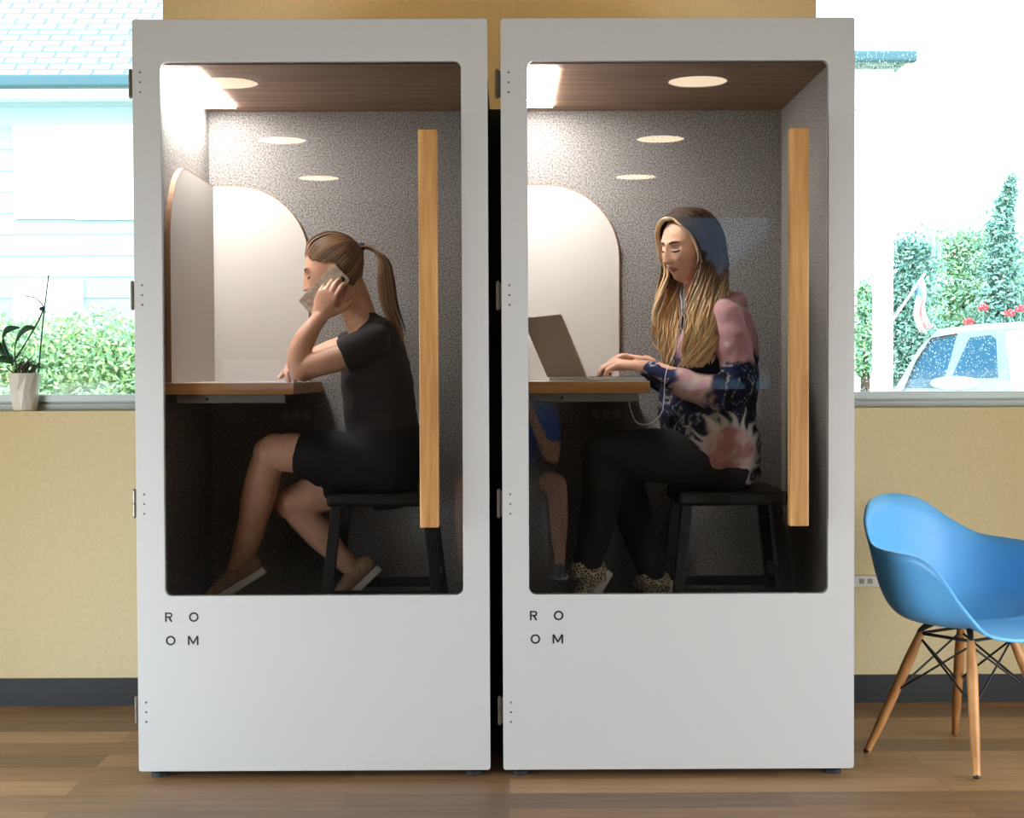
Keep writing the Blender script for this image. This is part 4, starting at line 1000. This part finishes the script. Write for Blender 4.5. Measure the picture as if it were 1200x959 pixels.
tp2b = hand(b, wf2, Vector((-1, -.10, .22)), Vector((.2, .1, 1)), (0, -1, 0), [(40, 40, 22)] * 4, .93, thumb=(.7, .55, -.45))
HN, HF = P(850, 545, .33), P(850, 548, .50)
kN, aN, kF, aF = P(704, 531, .30), P(688, 664, .30), P(722, 536, .50), P(764, 676, .52)
for h_, k_, a_, m_ in ((HN, kN, aN, P(703, 590, .305)), (HF, kF, aF, P(742, 600, .51))):
    b.loft([h_, h_.lerp(k_, .5) + Vector((0, 0, .008)), k_], [.072, .066, .052], n=22); b.loft([k_, m_, a_], [.052, .050, .030], n=22)
t2 = Vector((-.35, -.35, -.75)).normalized(); t2 = Vector((-.45, -.62, -.50)).normalized()
for a_ in (aN, aF): foot(b, a_ + Vector((0, 0, -.025)), t2)
body2 = fuse('body', b, [M_skin2, M_lip, M_nail], w2, .0034, 2, assign(lips_fn(HC2, HM2, S2, tp2 + tp2b)))
face_bits(HC2, HM2, S2, w2, True, -.1)
# black trousers
M_pants = mat('black_trousers', (17, 17, 20), .85, var=.2, scale=20)
tr_ = MB()
tr_.loft([P(846, 520, YW), P(850, 538, YW), P(853, 552, YW)], [(.14, .095), (.168, .108), (.168, .092)], n=28, cap=1)
for h_, k_, a_, m_ in ((HN, kN, aN, P(704, 590, .305)), (HF, kF, aF, P(742, 600, .51))):
    tr_.loft([h_, h_.lerp(k_, .5) + Vector((0, 0, .012)), k_], [.088, .084, .066], n=24, cap=2); tr_.loft([k_ + Vector((0, 0, .005)), m_, a_ + Vector((0, 0, .012))], [.062, .062, .046], n=24, cap=1)
fuse('trousers', tr_, M_pants, w2, .006, 4)
# snake-print boots
M_snake = bpy.data.materials.new('snake_print'); M_snake.use_nodes = True; t = M_snake.node_tree; bb = t.nodes['Principled BSDF']
co = N(t, 'ShaderNodeTexCoord'); vo = N(t, 'ShaderNodeTexVoronoi', feature='DISTANCE_TO_EDGE'); vo.inputs['Scale'].default_value = 95; cr = N(t, 'ShaderNodeValToRGB')
cr.color_ramp.elements[0].position = .06; cr.color_ramp.elements[0].color = (*lin((214, 196, 164)), 1); cr.color_ramp.elements[1].position = .16; cr.color_ramp.elements[1].color = (*lin((74, 66, 56)), 1)
t.links.new(co.outputs['Object'], vo.inputs[0]); t.links.new(vo.outputs[0], cr.inputs[0]); t.links.new(cr.outputs[0], bb.inputs['Base Color']); bb.inputs['Roughness'].default_value = .5
shoe(w2, aN + Vector((.0, 0, -.025)), t2, M_snake, M_sole, nm='boot', hi=.085); shoe(w2, aF + Vector((0, 0, -.025)), t2, M_snake, M_sole, nm='boot', hi=.085)
# hoodie, its dye painted into the cloth
PINK, WHITE, NAVY, BLK, BEIGE = lin((206, 158, 164)), lin((226, 218, 214)), lin((36, 46, 86)), lin((26, 28, 42)), lin((214, 184, 172))
def mixc(a, b_, t_): t_ = max(0, min(1, t_)); return tuple(a[i] + (b_[i] - a[i]) * t_ for i in range(3))
def to_px(p):
    q = CM.inverted() @ p; return 600 + F_PX * q.x / -q.z, 479.5 - F_PX * q.y / -q.z
def sstep(a, b_, x): t_ = max(0, min(1, (x - a) / (b_ - a))); return t_ * t_ * (3 - 2 * t_)
c1 = P(852, 530, .30)
def dye(p, sleeve):
    n1 = noise.noise(p * 16); n2 = noise.noise(p * 38 + Vector((9, 2, 4))); n3 = noise.noise(p * 75)
    # base: navy with bright veins
    vn = abs(noise.noise(Vector((p.x * 26, p.y * 20, p.z * 18)) + Vector((3, 1, 7)) + Vector((n1, n2, n1)) * .9)); base = mixc(NAVY, BLK, sstep(-.1, .35, -n1)); base = mixc(base, WHITE, sstep(.085, .015, vn) * .85 * sstep(-.35, .1, n1))
    if sleeve:                                   # pink above the elbow, dark bands at elbow and cuff, beige between
        s_ = sleeve; col = mixc(PINK, WHITE, sstep(.15, .5, n1 + .5 * n2) * .7)
        k = s_ + .05 * n1 + .04 * n2
        if k > .34: col = mixc(col, mixc(mixc(BLK, NAVY, sstep(-.1, .3, n2)), WHITE, sstep(.07, .01, vn) * .6), sstep(.34, .40, k))
        if k > .60: col = mixc(col, mixc(BEIGE, PINK, sstep(-.2, .3, n2)), sstep(.60, .66, k))
        if k > .83: col = mixc(col, base, sstep(.83, .87, k))
        return col
    dx, dz = p.x - c1.x, p.z - c1.z; r = math.hypot(dx, dz); a = math.atan2(dz, dx)
    ray = abs(math.sin(a * 8.5 + 2.6 * n1 + 3.0 * noise.noise(p * 11))) ** .6; rr = r + .018 * n1
    if p.z > P(850, 420, .3).z: 
        up = mixc(PINK, WHITE, sstep(.1, .5, n1) * .8); return mixc(base, up, sstep(P(850, 424, .3).z, P(850, 400, .3).z, p.z + .02 * n1))
    core = mixc(lin((196, 140, 140)), lin((226, 190, 182)), sstep(-.1, .4, n1 + n3 * .4))
    col = mixc(core, WHITE, sstep(.072, .092, rr))
    return mixc(col, mixc(base, BLK, .35), sstep(.15 - .075 * ray + .03 * n1, .185 - .085 * ray + .03 * n1, rr))
def dyed(fn):
    def post(me):
        ca = me.color_attributes.new('dye', 'FLOAT_COLOR', 'POINT')
        for i, v_ in enumerate(me.vertices): ca.data[i].color = (*fn(v_.co), 1)
    return post
M_hood = vcol_mat('tie_dye_cotton', .92, .25, 120)
hd2 = MB()
hd2.loft([P(x, y, YW) for x, y in [(834, 360), (840, 378), (841, 405), (832, 450), (829, 480), (834, 508), (848, 534)]], [(.10, .07), (.165, .105), (.172, .132), (.172, .156), (.178, .156), (.200, .150), (.205, .130)], n=36, cap=1)
hd2.loft([P(812, 368, .32), P(834, 362, .31), P(856, 358, .37), P(862, 356, .44), P(855, 356, .52), P(830, 360, .56)], [.018, .026, .034, .038, .034, .022], n=14, A=(0, 0, 1))
def post_b(me): wrinkle(me); dyed(lambda p: dye(p, 0))(me)
fuse('hoodie', hd2, M_hood, w2, .0055, 4, post_b)
sl = MB()
upr = [P(842, 368, .33), P(852, 374, .285), P(860, 408, .245), P(865, 438, .23)]
frm = [P(865, 438, .23), P(858, 458, .225), P(834, 460, .235), P(800, 449, .255), P(775, 441, .272), P(760, 434, .282)]
sl.loft(upr, [.047, .053, .054, .057], n=24); sl.loft(frm, [.056, .056, .055, .045, .035, .029], n=24, cap=1)
def arc(p):
    best = (9, 0); path = upr + frm[1:]; tot = 0; Ls = []
    for a, b_ in zip(path, path[1:]):
        L = (b_ - a).length; t_ = max(0, min(1, (p - a).dot(b_ - a) / L ** 2)); d = (p - a.lerp(b_, t_)).length; Ls.append((d, tot + t_ * L)); tot += L
    return max(.01, min(Ls)[1] / tot)
def post_s(me): wrinkle(me); dyed(lambda p: dye(p, arc(p)))(me)
fuse('hoodie_sleeve', sl, M_hood, w2, .0055, 4, post_s)
sl = MB()
sl.loft([P(828, 378, .51), sf2, P(806, 410, .60), ef2], [.055, .058, .055, .056], n=24); sl.loft([ef2, P(790, 446, .56), P(774, 444, .51), P(763, 431, .455)], [.055, .050, .044, .030], n=24, cap=1)
fuse('hoodie_sleeve', sl, M_hood, w2, .0055, 4, lambda me: (wrinkle(me), dyed(lambda p: mixc(BLK, NAVY, .3))(me)))
# hair
ROOT, MIDC, BLOND, PALE = lin((66, 48, 38)), lin((124, 94, 70)), lin((228, 192, 140)), lin((248, 228, 188))
M_hair = vcol_mat('ombre_hair', .6, 0, 10, .25)
rn = random.Random(21)
def hl2(q):
    tab = [(-.2, -.09), (-.03, -.085), (-.015, -.02), (.015, .02), (.035, .05), (.055, .080), (.2, .086)]
    for (a, b_), (c_, d_) in zip(tab, tab[1:]):
        if q.x <= c_: return q.z > b_ + (d_ - b_) * (q.x - a) / (c_ - a)
    return True
cm_ = capmesh(HC2, HM2, S2, hl2, .007); cm_.c = [ROOT] * len(cm_.v)
obj('hair_scalp', cm_, M_hair, w2, smooth=True)
def bez(pts, s_):
    k = s_ * (len(pts) - 1); i = min(int(k), len(pts) - 2); t_ = k - i
    a, b_, c_, d_ = pts[max(0, i - 1)], pts[i], pts[i + 1], pts[min(len(pts) - 1, i + 2)]
    return .5 * ((2 * b_) + (c_ - a) * t_ + (2 * a - 5 * b_ + 4 * c_ - d_) * t_ ** 2 + (3 * b_ - a - 3 * c_ + d_) * t_ ** 3)
def hloc(x, y, z): return HC2 + HM2 @ (Vector((x, y, z)) * S2)
# guides: front, middle and back of each side
NF = [hloc(.068, .004, .102), hloc(.070, .034, .097), hloc(.064, .064, .070), hloc(.048, .082, .035), hloc(.034, .088, -.02), hloc(.034, .078, -.075), P(806, 362, .30), P(809, 390, .272), P(803, 415, .262), P(800, 432, .262)]
NM = [hloc(.02, .006, .127), hloc(.018, .040, .118), hloc(.015, .070, .090), hloc(.0, .092, .035), hloc(.0, .100, -.03), hloc(.005, .098, -.09), P(822, 372, .262), P(826, 396, .242), P(822, 415, .240), P(815, 431, .245)]
NB = [hloc(-.04, .004, .120), hloc(-.055, .034, .108), hloc(-.068, .062, .078), hloc(-.075, .082, .03), hloc(-.070, .092, -.04), hloc(-.055, .095, -.10), P(838, 368, .275), P(838, 390, .25), P(832, 410, .24), P(826, 427, .24)]
BB = [hloc(-.07, 0, .105), hloc(-.096, .012, .085), hloc(-.110, .02, .05), hloc(-.115, .03, 0), hloc(-.110, .03, -.06), hloc(-.105, .03, -.11), P(856, 368, .40), P(862, 390, .45), P(862, 402, .45), P(860, 415, .45)]
FF = [hloc(.068, .002, .102), hloc(.076, -.028, .096), hloc(.078, -.054, .070), hloc(.070, -.068, .035), hloc(.060, -.074, -.02), hloc(.048, -.078, -.08), P(769, 358, .42), P(770, 385, .40), P(775, 410, .38), P(782, 430, .36)]
FM = [hloc(.02, .002, .127), hloc(.02, -.040, .118), hloc(.022, -.070, .090), hloc(.025, -.088, .035), hloc(.025, -.095, -.03), hloc(.02, -.095, -.09), P(775, 358, .46), P(780, 385, .43), P(785, 410, .40), P(790, 428, .38)]
FB = [hloc(-.04, 0, .120), hloc(-.046, -.036, .108), hloc(-.05, -.064, .078), hloc(-.045, -.085, .03), hloc(-.04, -.09, -.04), hloc(-.03, -.09, -.10), P(790, 358, .46), P(792, 385, .42), P(795, 410, .39), P(797, 425, .38)]
def mk(gs, n, seed):
    rn = random.Random(seed); out = []
    for _ in range(n):
        u = rn.random(); k = u * (len(gs) - 1); i = min(int(k), len(gs) - 2); fr = k - i
        ph = rn.uniform(0, 6.28); amp = rn.uniform(.007, .017); frq = rn.uniform(3.2, 4.6); jit = Vector((rn.gauss(0, 1), rn.gauss(0, 1), 0)) * .005
        end = rn.uniform(.86, 1.03); pts = []; cols = []; M_ = 22; dep = rn.uniform(-.004, .006)
        for q in range(M_ + 1):
            s_ = q / M_ * min(1, end); A_ = bez(gs[i], s_); B_ = bez(gs[i + 1], s_); p = A_.lerp(B_, fr)
            wv = sstep(.35, .8, s_); c_ = hloc(0, 0, -.02 if s_ > .3 else 0)
            p = p + Vector((math.sin(s_ * frq * 6.28 + ph), math.cos(s_ * frq * 6.28 + ph) * .8, 0)) * amp * wv + jit * (.3 + wv)
            if s_ < .5: p = p + (p - HC2).normalized() * dep
            pts.append(p)
            z_ = p.z - HC2.z; front = 1 if (u < .05 and gs in (NEAR, FAR)) else 0
            if front: cc = mixc(BLOND, PALE, rnc(p))
            else: cc = mixc(mixc(ROOT, MIDC, sstep(-.02, -.13, z_)), mixc(BLOND, PALE, max(0, math.sin(ph * 3)) * .7), sstep(-.10, -.22, z_ + .045 * math.sin(ph)))
            cc = tuple(x * (.78 + .42 * (math.sin(ph * 7) * .5 + .5)) for x in cc); cols.append(cc)
        r0 = rn.uniform(.7, 1.25)
        rad = [(.0045 * r0 * w_, .0026 * r0 * w_) for w_ in [.5 + .6 * math.sin(math.pi * min(1, q / M_ * .85 + .12)) if q < M_ else .12 for q in range(M_ + 1)]]
        out.append((pts, rad, cols))
    return out
def rnc(p): return .5 + .5 * noise.noise(p * 20)
NEAR, FAR, BACK = [NF, NM, NB], [FF, FM, FB], [NB, BB]
hm = MB()
for gs, n, sd_ in ((NEAR, 330, 1), (FAR, 210, 2), (BACK, 150, 3)):
    for pts, rad, cols in mk(gs, n, sd_): hm.loft(pts, rad, n=6, sub=1, c=cols, cap=1, A=(.3, 1, .2))
obj('hair', hm, M_hair, w2, smooth=True)
# earphones: cord from the ears to the laptop
ep = thing('earphones', 'white wired earphones running from the hair to the laptop', 'earphones', P(798, 350, .30))
obj('cord', MB().loft([P(797, 345, .315), P(799, 360, .27), P(797, 385, .245), P(792, 408, .235), P(785, 425, .235)], [.0013] * 5, n=6, cap=1).loft([P(803, 350, .315), P(802, 372, .26), P(798, 395, .24), P(788, 418, .235), P(783, 428, .235)], [.0013] * 5, n=6, cap=1)
    .loft([P(783, 427, .235), P(779, 445, .2), P(778, 470, .2), P(774, 486, .2), P(760, 497, .21), P(746, 495, .22), P(739, 480, .22), P(736, 460, .22), P(737, 447, .215)], [.0014] * 9, n=6, cap=1), mat('white_cord', (225, 224, 226), .5), ep, smooth=True)
# ================= seated person behind the viewpoint, seen only mirrored in the right door
PX, PY = 0.02, -4.62
w3 = thing('person', 'person in a blue shirt and dark shorts sitting, mirrored low in the right door', 'person', (PX, PY - .15, .46))
b = MB(); HC3 = Vector((PX, PY - .06, 1.24)); HM3 = frame((0, 1, -.05)); head_mesh(b, HC3, HM3, 1.0, 50, 60)
V = Vector
b.loft([HC3 + V((0, -.03, -.05)), V((PX, PY - .10, 1.10)), V((PX, PY - .13, 1.02))], [.055, .055, .08], A=(1, 0, 0), n=18)
b.loft([V((PX, PY - .13, 1.02)), V((PX, PY - .14, .92)), V((PX, PY - .15, .72)), V((PX, PY - .16, .57))], [(.13, .07), (.19, .10), (.16, .10), (.17, .11)], A=(1, 0, 0), n=24)
for s in (-1, 1):
    x = PX + s * .21
    b.loft([V((x, PY - .13, .96)), V((x + s * .05, PY - .10, .72)), V((x + s * .02, PY + .02, .70)), V((PX + s * .10, PY + .10, 1.0))], [.052, .042, .038, .026], A=(1, 0, 0))
    hand(b, V((PX + s * .10, PY + .10, 1.0)), V((-s * .15, .05, 1)), V((s, .2, 0)), V((0, 1, 0)), [(30, 40, 30)] * 4, 1.0)
    b.loft([V((PX + s * .10, PY - .16, .56)), V((PX + s * .20, PY + .10, .555)), V((PX + s * .27, PY + .30, .53))], [.09, .08, .062], A=(1, 0, 0), n=20)
    b.loft([V((PX + s * .27, PY + .31, .52)), V((PX + s * .275, PY + .33, .36)), V((PX + s * .28, PY + .34, .12)), V((PX + s * .28, PY + .34, .07))], [.058, .056, .034, .03], A=(1, 0, 0), n=20)
fuse('body', b, [mat('skin_tan', (206, 150, 120), .55), M_lip], w3, .006, 3)
hc = capmesh(HC3, HM3, 1.0, hl, .012, 30, 40); obj('hair', hc, H1[2], w3, smooth=True, solid=.006)
sh_ = MB(); sh_.loft([V((PX, PY - .13, 1.04)), V((PX, PY - .14, .93)), V((PX, PY - .15, .72)), V((PX, PY - .155, .53))], [(.13, .08), (.215, .12), (.19, .13), (.21, .15)], A=(1, 0, 0), n=26, cap=1)
for s in (-1, 1): sh_.loft([V((PX + s * .16, PY - .13, .98)), V((PX + s * .225, PY - .12, .92)), V((PX + s * .25, PY - .11, .78))], [.06, .065, .062], A=(1, 0, 0), n=20, cap=0)
fuse('shirt', sh_, mat('blue_shirt', (24, 92, 184), .8), w3, .008, 3)
so_ = MB(); so_.loft([V((PX, PY - .16, .60)), V((PX, PY - .16, .52))], [(.20, .14), (.20, .13)], A=(1, 0, 0), n=24, cap=1)
for s in (-1, 1): so_.loft([V((PX + s * .10, PY - .16, .56)), V((PX + s * .20, PY + .08, .56)), V((PX + s * .245, PY + .20, .545))], [.11, .10, .09], A=(1, 0, 0), n=22, cap=0)
fuse('shorts', so_, mat('dark_shorts', (26, 28, 34), .9), w3, .008, 3)
for s in (-1, 1):
    x = PX + s * .28; y = PY + .34
    u = obj('sneaker', MB().loft([V((x, y - .05, .045)), V((x, y, .05)), V((x, y + .10, .04)), V((x, y + .19, .03))], [(.034, .032), (.04, .042), (.045, .03), (.036, .018)], A=(1, 0, 0), n=20), mat('grey_sneaker', (52, 70, 86), .7), w3, smooth=True)
    obj('sole', MB().loft([V((x, y - .05, .018)), V((x, y + .06, .018)), V((x, y + .20, .018))], [(.04, .010), (.048, .010), (.038, .010)], A=(1, 0, 0), n=20), M_sole, u, smooth=True)
cs_ = thing('office_chair', 'dark chair under the person in the blue shirt, facing the booths', 'chair', (PX, PY - .18, .006))
obj('seat', MB().box((PX - .22, PY - .40, .395), (PX + .22, PY + .03, .45)), M_stool, cs_, bevel=.02)
obj('backrest', MB().box((PX - .21, PY - .47, .52), (PX + .21, PY - .43, .90)), M_stool, cs_, bevel=.015)
for s in (-1, 1):
    obj('back_post', MB().bar((PX + s * .17, PY - .40, .41), (PX + s * .17, PY - .45, .80), .025, .025, up=(0, 1, 0)), M_dmetal, cs_)
    for q in (-.38, .0): obj('leg', MB().bar((PX + s * .20, PY + q, .40), (PX + s * .22, PY + q * 1.03, .006), .024, .024, up=(0, 1, 0)), M_metal, cs_)
